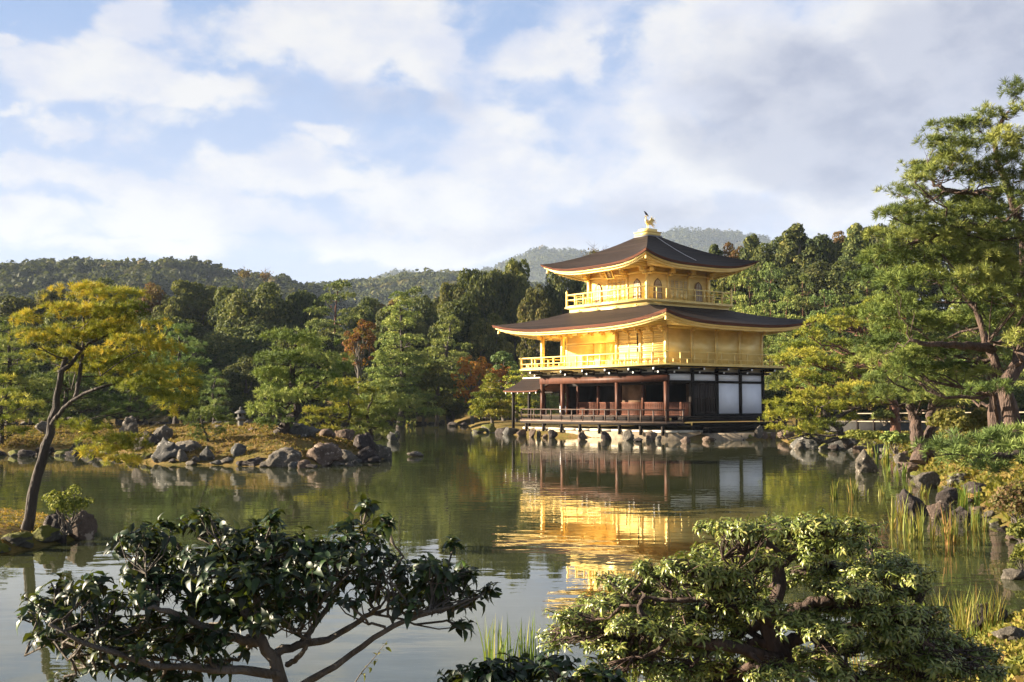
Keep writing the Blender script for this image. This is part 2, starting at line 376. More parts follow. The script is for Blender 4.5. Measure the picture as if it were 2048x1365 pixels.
# ------------------------------------------------------------------ pavilion materials
def simple(name, col, rough=.6, metal=0.0, spec=.2, nscale=0, namp=.15, bstr=0, bdist=.01, stretch=None):
    m, nt, b = newmat(name)
    b.inputs['Roughness'].default_value = rough; b.inputs['Metallic'].default_value = metal; b.inputs['Specular IOR Level'].default_value = spec
    if nscale:
        n = ntex(nt, nscale, 6, .65, stretch=stretch)
        lo = tuple(c * (1 - namp) for c in col); hi = tuple(min(1, c * (1 + namp)) for c in col)
        nt.links.new(ramp(nt, n, [(.3, lo), (.7, hi)]), b.inputs['Base Color'])
        if bstr: bump(nt, b, n, bstr, bdist)
    else: b.inputs['Base Color'].default_value = col + (1,)
    return m
def goldmat():
    m, nt, b = newmat('gold_leaf')
    n = ntex(nt, 1.3, 6, .6, stretch=(1, 1, 3)); w = ntex(nt, 14, 4, .6)
    nt.links.new(ramp(nt, n, [(.3, (.80, .575, .17)), (.7, (.94, .72, .28))]), b.inputs['Base Color'])
    b.inputs['Metallic'].default_value = .22
    nt.links.new(ramp(nt, w, [(.3, (.30, .30, .30)), (.7, (.44, .44, .44))]), b.inputs['Roughness'])
    bump(nt, b, n, .25, .02); return m
GOLD = goldmat()
DARK = simple('dark_timber', (.013, .009, .007), .75, nscale=5, namp=.5, bstr=.3, stretch=(1, 1, .15))
RED = simple('red_brown_timber', (.070, .026, .015), .5, nscale=4, namp=.35, bstr=.3, stretch=(1, 1, .2))
DECK = simple('weathered_deck_planks', (.20, .14, .105), .55, nscale=6, namp=.4, bstr=.3, stretch=(.2, 3, 1))
WHITE = simple('white_plaster', (.86, .88, .93), .8, nscale=2.0, namp=.03)
GREYP = simple('grey_plaster', (.42, .40, .36), .85, nscale=3, namp=.1)
CAP = simple('white_painted_cap', (.85, .85, .85), .5)
PAPER = simple('window_paper', (.62, .56, .50), .7, nscale=8, namp=.05)
STONE = simple('dressed_stone', (.30, .24, .17), .85, nscale=3, namp=.35, bstr=.6, bdist=.03)
PALEST = simple('pale_stone_edge', (.55, .48, .38), .8, nscale=5, namp=.2, bstr=.3)
INNER = simple('inner_painted_wall', (.16, .095, .055), .8, nscale=1.2, namp=.6)
def barkroof(name, c1, c2, rough):
    m, nt, b = newmat(name)
    n = ntex(nt, 2.2, 8, .7, stretch=(1, 1, 4)); f = ntex(nt, 26, 5, .7, stretch=(1, 1, 6))
    k = ntex(nt, 1.0, 2, .5, stretch=(.15, .15, 22)); hi = tuple(q * 1.9 for q in c2)
    nt.links.new(mix(nt, .35, mix(nt, .4, ramp(nt, n, [(.3, c1), (.7, c2)]), ramp(nt, f, [(.3, c1), (.7, c2)])), ramp(nt, k, [(.42, c1), (.62, hi)])), b.inputs['Base Color'])
    b.inputs['Roughness'].default_value = rough; b.inputs['Specular IOR Level'].default_value = .10; bump(nt, b, f, .6, .02); return m
ROOF = barkroof('bark_shingle', (.013, .010, .009), (.036, .025, .020), .7)
EDGE = barkroof('cut_bark_edge', (.055, .022, .014), (.13, .05, .028), .7)

# ------------------------------------------------------------------ pavilion (local: x east, y north, origin at the south-east column)
D0 = 64.6
PX = at(1333, 808, D0)[0]
ROT = -math.atan2(.799, .602)
pav = thing('golden_pavilion', 'three-storey gold-leafed temple pavilion with curved dark roofs at the pond edge', 'pavilion', (PX, D0, 0), ROT)
def loc2w(x, y, z=0):
    c, s = math.cos(ROT), math.sin(ROT); return np.array([PX + x * c - y * s, D0 + x * s + y * c, z])
LX, LY = -11.7, 8.5
BAY = 2.127
def part(name, g, mat, parent=None, label=None, smooth=False):
    o = g.build(name, mat, parent or pav, smooth)
    if label: o['label'] = label
    return o
# stone platform
g = Geo(); g.box(-12.6, 1.25, -.85, 12.5, -.6, .42); part('stone_base', g, STONE)
g = Geo()
x = -12.66
rr = random.Random(3)
while x < 1.2:
    w = rr.uniform(1.1, 2.0); x2 = min(x + w, 1.32); g.box(x, x2 - .015, -.94, -.35, .42, .545 + rr.uniform(-.01, .01)); x = x2
y = -.35
while y < 12:
    w = rr.uniform(1.2, 2.2); g.box(.9, 1.34, y + .01, min(y + w, 12.5) - .01, .42, .545 + rr.uniform(-.01, .01)); y += w
part('stone_curb', g, PALEST)
g = Geo(); g.box(-12.1, .9, -.35, 12.4, .42, .52); part('platform_paving', g, STONE)
g = Geo(); g.box(1.34, 3.2, 1.5, 16, -.6, .40); g.box(-3, 3.6, 9.8, 17, .40, .62); part('terrace', g, STONE)
# lower decks
def planks(g, x0, x1, y0, y1, z0, z1, w, along='x'):
    a = y0 if along == 'x' else x0; e = y1 if along == 'x' else x1
    k = max(1, round((e - a) / w)); w = (e - a) / k
    for i in range(k):
        q = a + i * w
        if along == 'x': g.box(x0, x1, q + .006, q + w - .006, z0, z1)
        else: g.box(q + .006, q + w - .006, y0, y1, z0, z1)
g = Geo(); planks(g, -12.75, 1.12, -1.12, -.12, .96, 1.02, .2); planks(g, .1, 1.12, -.12, .35, .96, 1.02, .2, 'y'); part('outer_deck', g, DECK)
g = Geo(); planks(g, LX - .1, 0.1, -.12, 2.2, 1.28, 1.35, .25); part('veranda_floor', g, DECK)
g = Geo(); g.box(LX, .0, 2.2, LY, 1.2, 1.34); part('inner_floor', g, DARK)
g = Geo(); planks(g, .1, 1.2, .35, LY + 1.0, 1.27, 1.35, .28, 'y'); part('east_deck', g, DARK)
g = Geo(); g.box(1.22, 1.75, .9, LY + .8, .93, 1.0); g.box(1.2, 1.3, .9, LY + .8, .56, .93); part('step_bench', g, DARK)
g = Geo(); g.box(1.77, 2.25, 1.2, LY + .5, .66, .73); g.box(1.74, 1.8, 1.2, LY + .5, .40, .66); g.box(2.1, 2.2, 1.3, 1.45, .4, .66); g.box(2.1, 2.2, 8.5, 8.65, .4, .66); part('step_bench', g, DARK)
g = Geo(); g.box(-12.72, 1.1, -1.1, -.98, .80, .955); g.box(-12.7, 1.1, -.3, -.2, .8, .955); g.box(.98, 1.09, -.97, .9, .8, .955); part('deck_joist', g, DARK)
g = Geo(); g.box(LX - .1, .08, -.11, .0, 1.03, 1.275); g.box(.02, 1.15, .38, .48, 1.03, 1.265); g.box(1.08, 1.16, .5, LY + .9, 1.05, 1.26); part('floor_beam', g, DARK)
for i in range(8):
    xx = -12.2 + i * 1.84
    g = Geo(); g.box(xx - .07, xx + .07, -1.07, -.93, .25, .8); part('deck_post', g, DARK)
# railings
def railing(p0, p1, z, h, n, mat, w=.07, over=.22, low=.42, extra=True, post=.09, ends=(1, 1)):
    g = Geo(); a = np.array(p0, float); b = np.array(p1, float); d = (b - a) / np.linalg.norm(b - a); L = np.linalg.norm(b - a)
    for zz, ww, ov in ((z + h, w * 1.15, over), (z + h * low + .02, w * .75, 0.03), (z + .05, w * .95, .0)):
        A = a - d * ov * ends[0]; B = b + d * ov * ends[1]
        g.beam((A[0], A[1], zz), (B[0], B[1], zz), ww, ww)
    for i in range(n + 1):
        q = a + d * (L * i / n)
        g.box(q[0] - post / 2, q[0] + post / 2, q[1] - post / 2, q[1] + post / 2, z, z + h - w * .6)
        if extra and i < n:
            q = a + d * (L * (i + .5) / n); k = post * .38
            g.box(q[0] - k, q[0] + k, q[1] - k, q[1] + k, z, z + h * low)
    return g
WRAIL = simple('weathered_rail_timber', (.075, .052, .042), .5, nscale=6, namp=.5)
part('railing', railing((-12.65, -1.05), (1.03, -1.05), 1.02, .72, 13, WRAIL, .055, .12, .45, False, .07), WRAIL, label='weathered dark veranda railing along the water')
part('railing', railing((1.03, -1.05), (1.03, .32), 1.02, .72, 1, WRAIL, .055, .12, .45, False, .07), WRAIL, label='short return of the dark veranda railing')
part('railing', railing((-12.65, -1.05), (-12.65, 1.1), 1.02, .72, 2, WRAIL, .055, .12, .45, False, .07), WRAIL)
# first-floor frame
def col(x, y, z0, z1, mat, w=.22, name='column'):
    g = Geo(); g.box(x - w / 2, x + w / 2, y - w / 2, y + w / 2, z0, z1); return part(name, g, mat)
S = [0, -2 * BAY, -4.5 * BAY, LX]
for xx in S: col(xx, 0, .95 if xx == 0 else 1.03, 3.42, RED if xx else RED)
for k in range(6): col(-k * BAY if k < 5 else LX, 2.2, 1.35, 3.6, RED if k < 5 else RED, .17)
col(LX + 1.1, 2.2, 1.35, 3.6, RED, .15)
for k in range(1, 5): col(0, k * BAY, 1.35, 4.3, DARK, .24)
col(LX, LY, 1.3, 4.3, DARK, .22); col(LX, 4.25, 1.3, 4.3, DARK, .22)
g = Geo(); g.box(LX - .16, .16, -.13, .13, 3.42, 3.80); part('red_beam', g, RED)
g = Geo(); g.box(LX - .14, .14, -.10, .10, 3.84, 3.98); g.box(LX - .14, .13, -.06, .06, 3.80, 3.84); part('tie_beam', g, DARK)
g = Geo(); g.box(LX, -.12, 2.1, 2.3, 3.28, 3.42); g.box(LX, -.12, 2.12, 2.28, 3.42, 4.2); part('lintel_beam', g, DARK)
g = Geo(); g.box(-.10, .125, .13, LY + .12, 3.36, 3.50); g.box(-.10, .125, .13, LY + .12, 3.88, 4.02); g.box(-.1, .115, 2.13, LY + .12, 1.35, 1.50); part('tie_beam', g, DARK)
g = Geo(); g.box(LX - .11, -.14, .12, LY, 4.18, 4.25); part('veranda_ceiling', g, RED)
# white panels of the east face
for k in range(4):
    y0, y1 = k * BAY + .15, (k + 1) * BAY - .15
    g = Geo(); g.box(-.05, .06, y0 - .03, y1 + .03, 3.50, 3.88); part('transom_panel', g, WHITE, label='white plaster transom panel')
    g = Geo(); g.box(-.05, .04, y0, y1, 4.02, 4.30); part('frieze_panel', g, GREYP)
    if k >= 2:
        g = Geo(); g.box(-.05, .07, y0 - .02, y1 + .02, 1.50, 3.36); part('wall_panel', g, WHITE, label='tall white plaster wall panel')
for s in (0, 1):
    y0 = BAY + .14 + s * .93
    g = Geo(); g.box(-.04, .06, y0, y0 + .91, 1.5, 3.36)
    for q in range(4): g.box(.06, .085, y0 + .02 + q * .225, y0 + .20 + q * .225, 1.62, 3.3)
    for zz in (1.55, 2.4, 3.25): g.box(.085, .10, y0 + .01, y0 + .9, zz, zz + .07)
    part('plank_door', g, simple('aged_door_timber', (.040, .028, .022), .6, nscale=7, namp=.5, bstr=.4, stretch=(1, 1, .1)) if s == 0 else bpy.data.materials['aged_door_timber'])
for k in range(11):
    xx = -k * BAY / 2
    g = Geo(); g.box(xx - 1.0 if k == 10 else xx - BAY / 2 + .08, xx - .08, -.03, .03, 3.98, 4.30); part('frieze_panel', g, GREYP)
# lattice panels below the open front of the inner rooms
def lattice(x0, x1, y, z0, z1, n, axis='x'):
    g = Geo()
    def bx(a0, a1, b0, b1, c0, c1):
        if axis == 'x': g.box(a0, a1, y + b0, y + b1, c0, c1)
        else: g.box(y + b0, y + b1, a0, a1, c0, c1)
    for i in range(n):
        zz = z0 + (z1 - z0) * (i + .5) / n; bx(x0, x1, -.02, .02, zz - .018, zz + .018)
    if n > 12: bx(x0, x1, .021, .03, z0, z1)
    bx(x0, x1, -.045, .045, z1, z1 + .05); bx(x0, x1, -.045, .045, z0 - .05, z0)
    for i in range(int((x1 - x0) / .16) + 1):
        q = x0 + i * .16
        if q < x1 - .03: bx(q, q + .022, -.026, -.0205, z0, z1)
    return g
LAT = simple('red_lattice_timber', (.12, .046, .028), .55, nscale=6, namp=.3)
for k in range(5):
    x1 = -k * BAY - .1; x0 = -(k + 1) * BAY + .1
    part('lattice_panel', lattice(x0, x1, 2.2, 1.43, 2.15, 9), LAT)
part('lattice_panel', lattice(.15, 1.05, 0, 1.43, 2.15, 9, 'y'), LAT); part('lattice_panel', lattice(1.2, 2.05, 0, 1.43, 2.15, 9, 'y'), LAT)
# inner rooms seen behind the veranda
g = Geo(); g.box(-11.6, -7.0, 4.2, 4.3, 1.35, 4.1); part('inner_wall', g, DARK)
g = Geo(); g.box(-7.0, -4.4, 2.5, 2.6, 1.35, 4.1); part('inner_wall', g, INNER, label='plain brown inner wall')
for k in range(5):
    g = Geo(); g.box(-4.3 + k * .88, -3.46 + k * .88, 6.1, 6.2, 1.4, 3.5); part('painted_screen', g, INNER)
g = Geo(); g.box(-11.6, -.1, LY - .08, LY + .06, 1.3, 4.25); part('back_wall', g, DARK)
g = Geo(); g.box(LX - .06, LX + .05, 2.3, LY - .1, 1.3, 4.25); part('west_wall', g, DARK)
g = Geo(); g.box(-4.35, -.1, 7.2, 7.25, 1.35, 4.1); part('inner_wall', g, DARK)
g = Geo(); g.tube([(-1.9, 5.6, 1.4), (-1.85, 5.6, 1.9), (-1.95, 5.6, 2.3), (-1.9, 5.6, 2.75)], [.32, .25, .3, .12], 8, wob=.3)
part('altar_figure', g, DARK, smooth=True)
# bracket arms with white ends under the balcony
def arm(x, y, dx, dy, z):
    r = thing_part('bracket_arm')
    g = Geo(); g.beam((x, y, z), (x + dx * .92, y + dy * .92, z), .13, .15); g.beam((x, y, z - .19), (x + dx * .55, y + dy * .55, z - .19), .13, .14)
    o = part('bracket_arm', g, DARK)
    g = Geo(); g.beam((x + dx * .925, y + dy * .925, z), (x + dx * .955, y + dy * .955, z), .10, .12); g.beam((x + dx * .555, y + dy * .555, z - .19), (x + dx * .58, y + dy * .58, z - .19), .10, .11)
    part('white_cap', g, CAP, o)
def thing_part(n): return None
for k in range(6): arm(-k * BAY if k < 5 else LX, -.1, 0, -1, 4.17)
for k in range(5): arm(.1, k * BAY, 1, 0, 4.17)
for k in range(11):
    xx = -.55 - k * BAY / 2
    g = Geo(); g.beam((xx, -.05, 4.1), (xx, -.6, 4.1), .08, .1); part('bracket_arm', g, DARK)
g = Geo(); g.box(LX - .95, .95, -.98, -.86, 4.255, 4.33); g.box(.86, .98, -.86, LY + .95, 4.255, 4.33); g.box(LX - .95, .95, LY + .85, LY + .97, 4.255, 4.33); part('edge_beam', g, DARK)
for y_ in (LY + .3, LY + .8): pass
# second floor
g = Geo(); g.box(LX - 1.1, 1.1, -1.1, LY + 1.1, 4.335, 4.43); g.box(LX - .12, .12, -.12, LY + .12, 4.26, 4.334); part('balcony_floor', g, GOLD)
p = 1.0
part('railing', railing((LX - p, -p), (p, -p), 4.43, .72, 12, GOLD, .06), GOLD, label='gold balcony railing of the second floor, sunlit side')
part('railing', railing((p, -p), (p, LY + p), 4.43, .72, 9, GOLD, .045, .22, .42, True, .055), GOLD, label='gold balcony railing of the second floor, shaded side')
part('railing', railing((LX - p, -p), (LX - p, LY + p), 4.43, .72, 9, GOLD, .05), GOLD)
part('railing', railing((LX - p, LY + p), (p, LY + p), 4.43, .72, 12, GOLD, .05), GOLD)
for xx in (-.0, -BAY, -2 * BAY, -4.5 * BAY, LX): col(xx, 0, 4.43, 6.75, GOLD, .2, 'gold_column')
for k in range(1, 5): col(0, k * BAY, 4.43, 6.75, GOLD, .16, 'gold_column')
col(LX, LY, 4.43, 6.75, GOLD, .2, 'gold_column'); col(LX, 2.2, 4.43, 6.75, GOLD, .2, 'gold_column')
def boards(x0, x1, y, z0, z1, n, axis='x', d=1):
    g = Geo()
    for i in range(n):
        a = z0 + (z1 - z0) * i / n; b = z0 + (z1 - z0) * (i + 1) / n - .006; o = .012 * (i % 2)
        if axis == 'x': g.box(x0, x1, y - .03 - o, y + .03, a, b)
        else: g.box(y - .03, y + .03 + o, x0, x1, a, b)
    return g
part('gold_wall', boards(0.0 - BAY * 2 + .1, -.1, 0.02, 4.43, 6.6, 16), GOLD, label='sunlit gold boarded wall flush with the front')
for k in range(1, 5):
    xx = -k * BAY * .5 if k < 4 else -BAY * 2
    if k in (1, 3):
        g = Geo(); g.box(xx - .035, xx + .035, -.045, -.02, 4.5, 6.45); part('gold_batten', g, GOLD)
g = Geo(); g.box(-BAY - .32, -BAY - .25, -.05, -.02, 4.5, 6.4); part('gap_shade_strip', g, DARK)  # solid dark strip standing in for the shade inside a door gap
g = Geo(); g.box(-BAY * 2, -.1, -.055, -.02, 5.52, 5.6); g.box(-BAY * 2, -.1, -.055, -.02, 6.45, 6.55); part('gold_rail', g, GOLD)
for k in range(4):
    part('gold_wall', boards(k * BAY + .08, (k + 1) * BAY - .08, 0.0, 4.43, 6.6, 1, 'y'), GOLD, label='plain gold wall panel on the shaded side')
g = Geo(); g.box(LX, -BAY * 2, 2.15, 2.25, 4.43, 6.75); part('gold_wall', g, GOLD)
part('gold_lattice', lattice(LX + .1, -8.9, 2.1, 4.55, 6.0, 22), GOLD)
for k in range(4):
    g = Geo(); g.box(-8.7 + k * 1.05, -7.75 + k * 1.05, 2.08, 2.14, 4.5, 6.1); g.box(-8.6 + k * 1.05, -7.85 + k * 1.05, 2.05, 2.08, 4.6, 5.9); part('gold_door', g, GOLD)
g = Geo(); g.box(LX, -BAY * 2 - .1, 2.02, 2.14, 6.12, 6.25); part('gold_rail', g, GOLD)
g = Geo(); g.box(-BAY * 2 - .05, -BAY * 2 + .05, .1, 2.1, 4.43, 6.75); part('gold_wall', g, GOLD)
g = Geo(); g.box(LX - .05, LX + .05, 2.25, LY, 4.43, 6.75); part('gold_wall', g, GOLD)
g = Geo(); g.box(LX, 0, LY - .05, LY + .05, 4.43, 6.75); part('gold_wall', g, GOLD)
g = Geo(); g.box(LX - .1, .1, -.11, .09, 6.6, 6.78); g.box(-.09, .105, .09, LY + .1, 6.6, 6.78); g.box(LX - .1, LX + .1, .09, LY + .1, 6.6, 6.78); part('gold_beam', g, GOLD)
g = Geo(); g.box(LX, 0, .1, LY, 6.80, 6.86); part('gold_ceiling', g, GOLD)

# ------------------------------------------------------------------ curved roofs
def roof(cx, cy, ex, ey, ix, iy, ze, up, zt, pw, th, wx, wy, zw, name, raf=.36, ns=48, nt_=18, edgeh=None):
    def surf(side, s, t, dz=0.0, inset=0.0):
        EX, EY = ex - inset, ey - inset
        fl = 1 + .022 * abs(s) ** 4 * (1 - t)
        if side in (0, 2):
            lat = s * (EX * (1 - t) + ix * t); nor = (EY * (1 - t) + iy * t); sg = -1 if side == 0 else 1
            q = (cx + lat * fl, cy + sg * nor * fl)
        else:
            lat = s * (EY * (1 - t) + iy * t); nor = (EX * (1 - t) + ix * t); sg = 1 if side == 1 else -1
            q = (cx + sg * nor * fl, cy + lat * fl)
        z = ze + (zt - ze) * (t ** pw * .75 + t * .25) + up * abs(s) ** 3.4 * (1 - t) ** 1.7 + dz
        return (q[0], q[1], z)
    def sheet(g, fn, flip=False):
        for side in range(4):
            ss = np.linspace(-1, 1, ns + 1); tt = np.linspace(0, 1, nt_ + 1)
            v = [fn(side, s, t) for s in ss for t in tt]; m = nt_ + 1
            f = [(i * m + j, (i + 1) * m + j, (i + 1) * m + j + 1, i * m + j + 1) for i in range(ns) for j in range(nt_)]
            g.add(v, f)
    def band(g, ins0, dz0, ins1, dz1, mat=0):
        for side in range(4):
            ss = np.linspace(-1, 1, ns + 1)
            v = [surf(side, s, 0, dz0, ins0) for s in ss] + [surf(side, s, 0, dz1, ins1) for s in ss]
            n = ns + 1; g.add(v, [(i, i + 1, n + i + 1, n + i) for i in range(ns)], None, mat)
    g = Geo(); sheet(g, lambda a, s, t: surf(a, s, t)); r = part('roof', g, ROOF, label='curved dark bark-shingled roof, ' + name, smooth=True)
    g = Geo(); band(g, 0, 0, .05, -th); o = part('roof_edge', g, EDGE, r, smooth=True)
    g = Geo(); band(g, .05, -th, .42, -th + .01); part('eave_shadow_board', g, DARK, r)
    # gold board under the bark edge
    g = Geo(); band(g, .16, -th - .004, .17, -th - .10); band(g, .17, -th - .10, .34, -th - .10); band(g, .34, -th - .10, .35, -th - .22); band(g, .35, -th - .22, .55, -th - .22)
    part('gold_fascia', g, GOLD, r)
    # soffit from the fascia back to the wall
    def sof(side, s, t):
        x0, y0, z0 = surf(side, s, 0, -th - .14, .36)
        if side in (0, 2): qx, qy = cx + s * wx, cy + (-wy if side == 0 else wy)
        else: qx, qy = cx + (wx if side == 1 else -wx), cy + s * wy
        return (x0 * (1 - t) + qx * t, y0 * (1 - t) + qy * t, z0 * (1 - t) + (zw + .06) * t - .10 * math.sin(math.pi * t) * abs(s) ** 3)
    g = Geo(); sheet(g, sof); part('soffit', g, GOLD, r, smooth=True)
    # rafters
    for side in range(4):
        g = Geo(); E, Wd = (ex, wx) if side in (0, 2) else (ey, wy)
        En, Wn = (ey, wy) if side in (0, 2) else (ex, wx)
        k = int(2 * (E - .5) / raf); drop = .085
        for i in range(k + 1):
            lat = -(E - .5) + 2 * (E - .5) * i / k; s = lat / (E - .36)
            e0 = np.array(surf(side, s, 0, -th - .14, .36))
            tm = 1.0 if abs(lat) <= Wd else max(.06, (E - .36 - abs(lat)) / (E - .36 - Wd))
            sg = {0: (0, 1), 1: (-1, 0), 2: (0, -1), 3: (1, 0)}[side]
            Ln = (En - .36 - Wn) * tm
            zz = e0[2] * (1 - tm) + (zw + .06) * tm
            a = e0 + np.array([0, 0, -.05]); b = np.array([e0[0] + sg[0] * Ln, e0[1] + sg[1] * Ln, zz - .05])
            g.beam(a, b, .07, .10)
        part('rafters', g, GOLD, r)
    return surf
lower = roof(-5.85, 4.25, 5.85 + 2.3, 4.25 + 2.3, 3.2, 3.2, 6.90, .55, 8.35, 1.25, .17, 5.85, 4.25, 6.80, 'lower storey')
WU = 2.75
upper = roof(-5.85, 4.25, WU + 2.2, WU + 2.2, .5, .5, 10.80, .60, 13.15, 1.30, .145, WU, WU, 10.72, 'top storey', raf=.34)
g = Geo(); g.tube([np.array(upper(1, 0.02, t)) + (0, 0, .05) for t in (.93, .75, .55, .35, .16)], .022, 5); part('conductor_wire', g, simple('pale_wire', (.55, .52, .5), .5), label='pale lightning conductor running down the top roof')
# eave brackets
def bracket(x, y, dx, dy, z, sc=1.0):
    g = Geo(); g.beam((x, y, z), (x + dx * .55 * sc, y + dy * .55 * sc, z), .12 * sc, .12 * sc)
    g.beam((x, y, z - .14 * sc), (x + dx * .32 * sc, y + dy * .32 * sc, z - .14 * sc), .14 * sc, .12 * sc)
    px_, py_ = x + dx * .42 * sc, y + dy * .42 * sc; k = .11 * sc
    g.box(px_ - k, px_ + k, py_ - k, py_ + k, z + .06 * sc, z + .18 * sc)
    g.beam((px_ - dy * .3 * sc, py_ - dx * .3 * sc, z + .21 * sc), (px_ + dy * .3 * sc, py_ + dx * .3 * sc, z + .21 * sc), .09 * sc, .07 * sc)
    part('eave_bracket', g, GOLD)
for k in range(12): bracket(-k * BAY / 2, -.1, 0, -1, 6.55, .8)
for k in range(1, 5): bracket(.1, k * BAY, 1, 0, 6.6, .6)
cx, cy = -5.85, 4.25
for k in range(4):
    q = -WU + k * 2 * WU / 3
    bracket(cx + q, cy - WU, 0, -1, 10.42, 1.15); bracket(cx + WU, cy + q, 1, 0, 10.42, 1.15); bracket(cx - WU, cy + q, -1, 0, 10.42, 1.15)
for (bx_, by_, bz_) in ((lower(0, -1, 0)), (lower(0, 1, 0)), (upper(0, -1, 0)), (upper(0, 1, 0)), (upper(1, 1, 0))):
    g = Geo(); ddx = .35 * (1 if bx_ < cx else -1); ddy = .35
    g.tube([(bx_ + ddx, by_ + ddy, bz_ - .32), (bx_ + ddx, by_ + ddy, bz_ - .42), (bx_ + ddx, by_ + ddy, bz_ - .55), (bx_ + ddx, by_ + ddy, bz_ - .60)], [.02, .07, .09, .11], 8)
    part('wind_bell', g, GOLD)
# ------------------------------------------------------------------ third floor
g = Geo(); w = 3.68; g.box(cx - w, cx + w, cy - w, cy + w, 7.85, 8.36); part('balcony_base', g, GOLD)
g = Geo(); w = 3.9; g.box(cx - w, cx + w, cy - w, cy + w, 8.40, 8.49); g.box(cx - w + .1, cx + w - .1, cy - w + .1, cy + w - .1, 8.355, 8.40); part('balcony_floor', g, GOLD)
for sd in range(2):
    for k in range(4):
        q = -2.7 + k * 1.8; g = Geo()
        if sd == 0: g.box(cx + q - .28, cx + q + .28, cy - 3.72, cy - 3.68, 8.12, 8.16); g.box(cx + q - .06, cx + q + .06, cy - 3.74, cy - 3.68, 8.16, 8.24)
        else: g.box(cx + 3.68, cx + 3.72, cy + q - .28, cy + q + .28, 8.12, 8.16); g.box(cx + 3.68, cx + 3.74, cy + q - .06, cy + q + .06, 8.16, 8.24)
        part('gold_carving', g, GOLD)
w = 3.8
def corner_post(x, y):
    g = Geo(); g.tube([(x, y, 8.49), (x, y, 9.32)], .07, 10); g.tube([(x, y, 9.32), (x, y, 9.37), (x, y, 9.45), (x, y, 9.52), (x, y, 9.62)], [.09, .05, .085, .06, .01], 10); part('finial_post', g, GOLD, smooth=True)
for sx in (-1, 1):
    for sy in (-1, 1): corner_post(cx + sx * w, cy + sy * w)
for a, b, lb, pw_ in (((cx - w, cy - w), (cx + w, cy - w), 'top balcony railing on the sunlit side', .09), ((cx + w, cy - w), (cx + w, cy + w), 'top balcony railing on the shaded side', .06), ((cx + w, cy + w), (cx - w, cy + w), None, .06), ((cx - w, cy + w), (cx - w, cy - w), None, .06)):
    part('railing', railing(a, b, 8.49, .80, 9, GOLD, .055 if pw_ < .08 else .07, 0, .55, False, pw_), GOLD, label=lb)
for sx in (-1, 1):
    for sy in (-1, 1): g = Geo(); g.box(cx + sx * WU - .1, cx + sx * WU + .1, cy + sy * WU - .1, cy + sy * WU + .1, 8.49, 10.75); part('corner_column', g, GOLD)
g = Geo(); g.box(cx - WU + .04, cx + WU - .04, cy - WU + .04, cy + WU - .04, 8.49, 10.74); part('gold_wall', g, GOLD, label='gold walls of the top storey')
PANE = simple('window_pane_paper', (.46, .38, .28), .6)
WFR = simple('brown_window_lattice', (.20, .12, .06), .6)
for side in range(3):
    def tr(a, d, z):            # a along the face, d outward
        return {0: (cx + a, cy - WU - d, z), 1: (cx + WU + d, cy + a, z), 2: (cx - WU - d, cy + a, z)}[side]
    def fb_(g, a0, a1, d0, d1, z0, z1):
        p0 = tr(a0, d0, z0); p1 = tr(a1, d1, z1); g.box(min(p0[0], p1[0]), max(p0[0], p1[0]), min(p0[1], p1[1]), max(p0[1], p1[1]), z0, z1)
    g = Geo()
    for q in (-WU / 3, WU / 3): fb_(g, q - .08, q + .08, -.04, .05, 8.49, 10.7)
    fb_(g, -WU, WU, -.04, .06, 10.3, 10.42); fb_(g, -WU, WU, -.04, .05, 8.49, 8.62); part('gold_frame', g, GOLD)
    for q in (-WU * 2 / 3, WU * 2 / 3):
        prof = [(-.36, 0), (-.34, .55), (-.33, .8), (-.29, .98), (-.2, 1.12), (-.09, 1.2), (0, 1.27), (.09, 1.2), (.2, 1.12), (.29, .98), (.33, .8), (.34, .55), (.36, 0)]
        zb = 8.72; g = Geo(); n = len(prof)
        inn = [(a * .84, b * .93 + .04) for a, b in prof]
        v = [tr(q + a, .03, zb + b) for a, b in prof] + [tr(q + a, .03, zb + b) for a, b in inn] + [tr(q + a, -.05, zb + b) for a, b in prof]
        f = [(i, i + 1, n + i + 1, n + i) for i in range(n - 1)] + [(2 * n + i, 2 * n + i + 1, i + 1, i) for i in range(n - 1)]
        g.add(v, f); fb_(g, q - .38, q + .38, -.03, .05, zb - .05, zb + .03)
        wnd = part('bell_window', g, WFR, label='bell-shaped window of the top storey')
        g = Geo(); c0 = tr(q, .012, zb + .5); g.add([tr(q + a, .012, zb + b) for a, b in inn] + [c0], [(i, i + 1, n) for i in range(n - 1)] + [(n - 1, 0, n)]); part('pane', g, PANE, wnd)
        g = Geo(); fb_(g, q - .015, q + .015, .013, .028, zb + .04, zb + 1.18)
        for a in (-.16, .16): fb_(g, q + a - .01, q + a + .01, .013, .026, zb + .04, zb + 1.02)
        for zz in (.3, .58, .86): fb_(g, q - .29, q + .29, .014, .024, zb + zz, zb + zz + .022)
        part('mullions', g, WFR, wnd)
    for k in range(4):
        a0 = -.80 + k * .4; g = Geo(); fb_(g, a0 + .01, a0 + .39, -.03, .035, 8.64, 10.05); fb_(g, a0 + .05, a0 + .35, .03, .05, 8.74, 9.2)
        d_ = part('gold_door', g, GOLD)
        g = Geo(); fb_(g, a0 + .06, a0 + .34, .036, .040, 9.32, 9.95)
        part('door_pane', g, PANE, d_)
        g = Geo()
        for i in range(4): fb_(g, a0 + .06 + i * .085, a0 + .085 + i * .085, .0405, .054, 9.32, 9.95)
        for i in range(6): fb_(g, a0 + .06, a0 + .34, .041, .056, 9.32 + i * .12, 9.342 + i * .12)
        part('door_lattice', g, GOLD, d_)
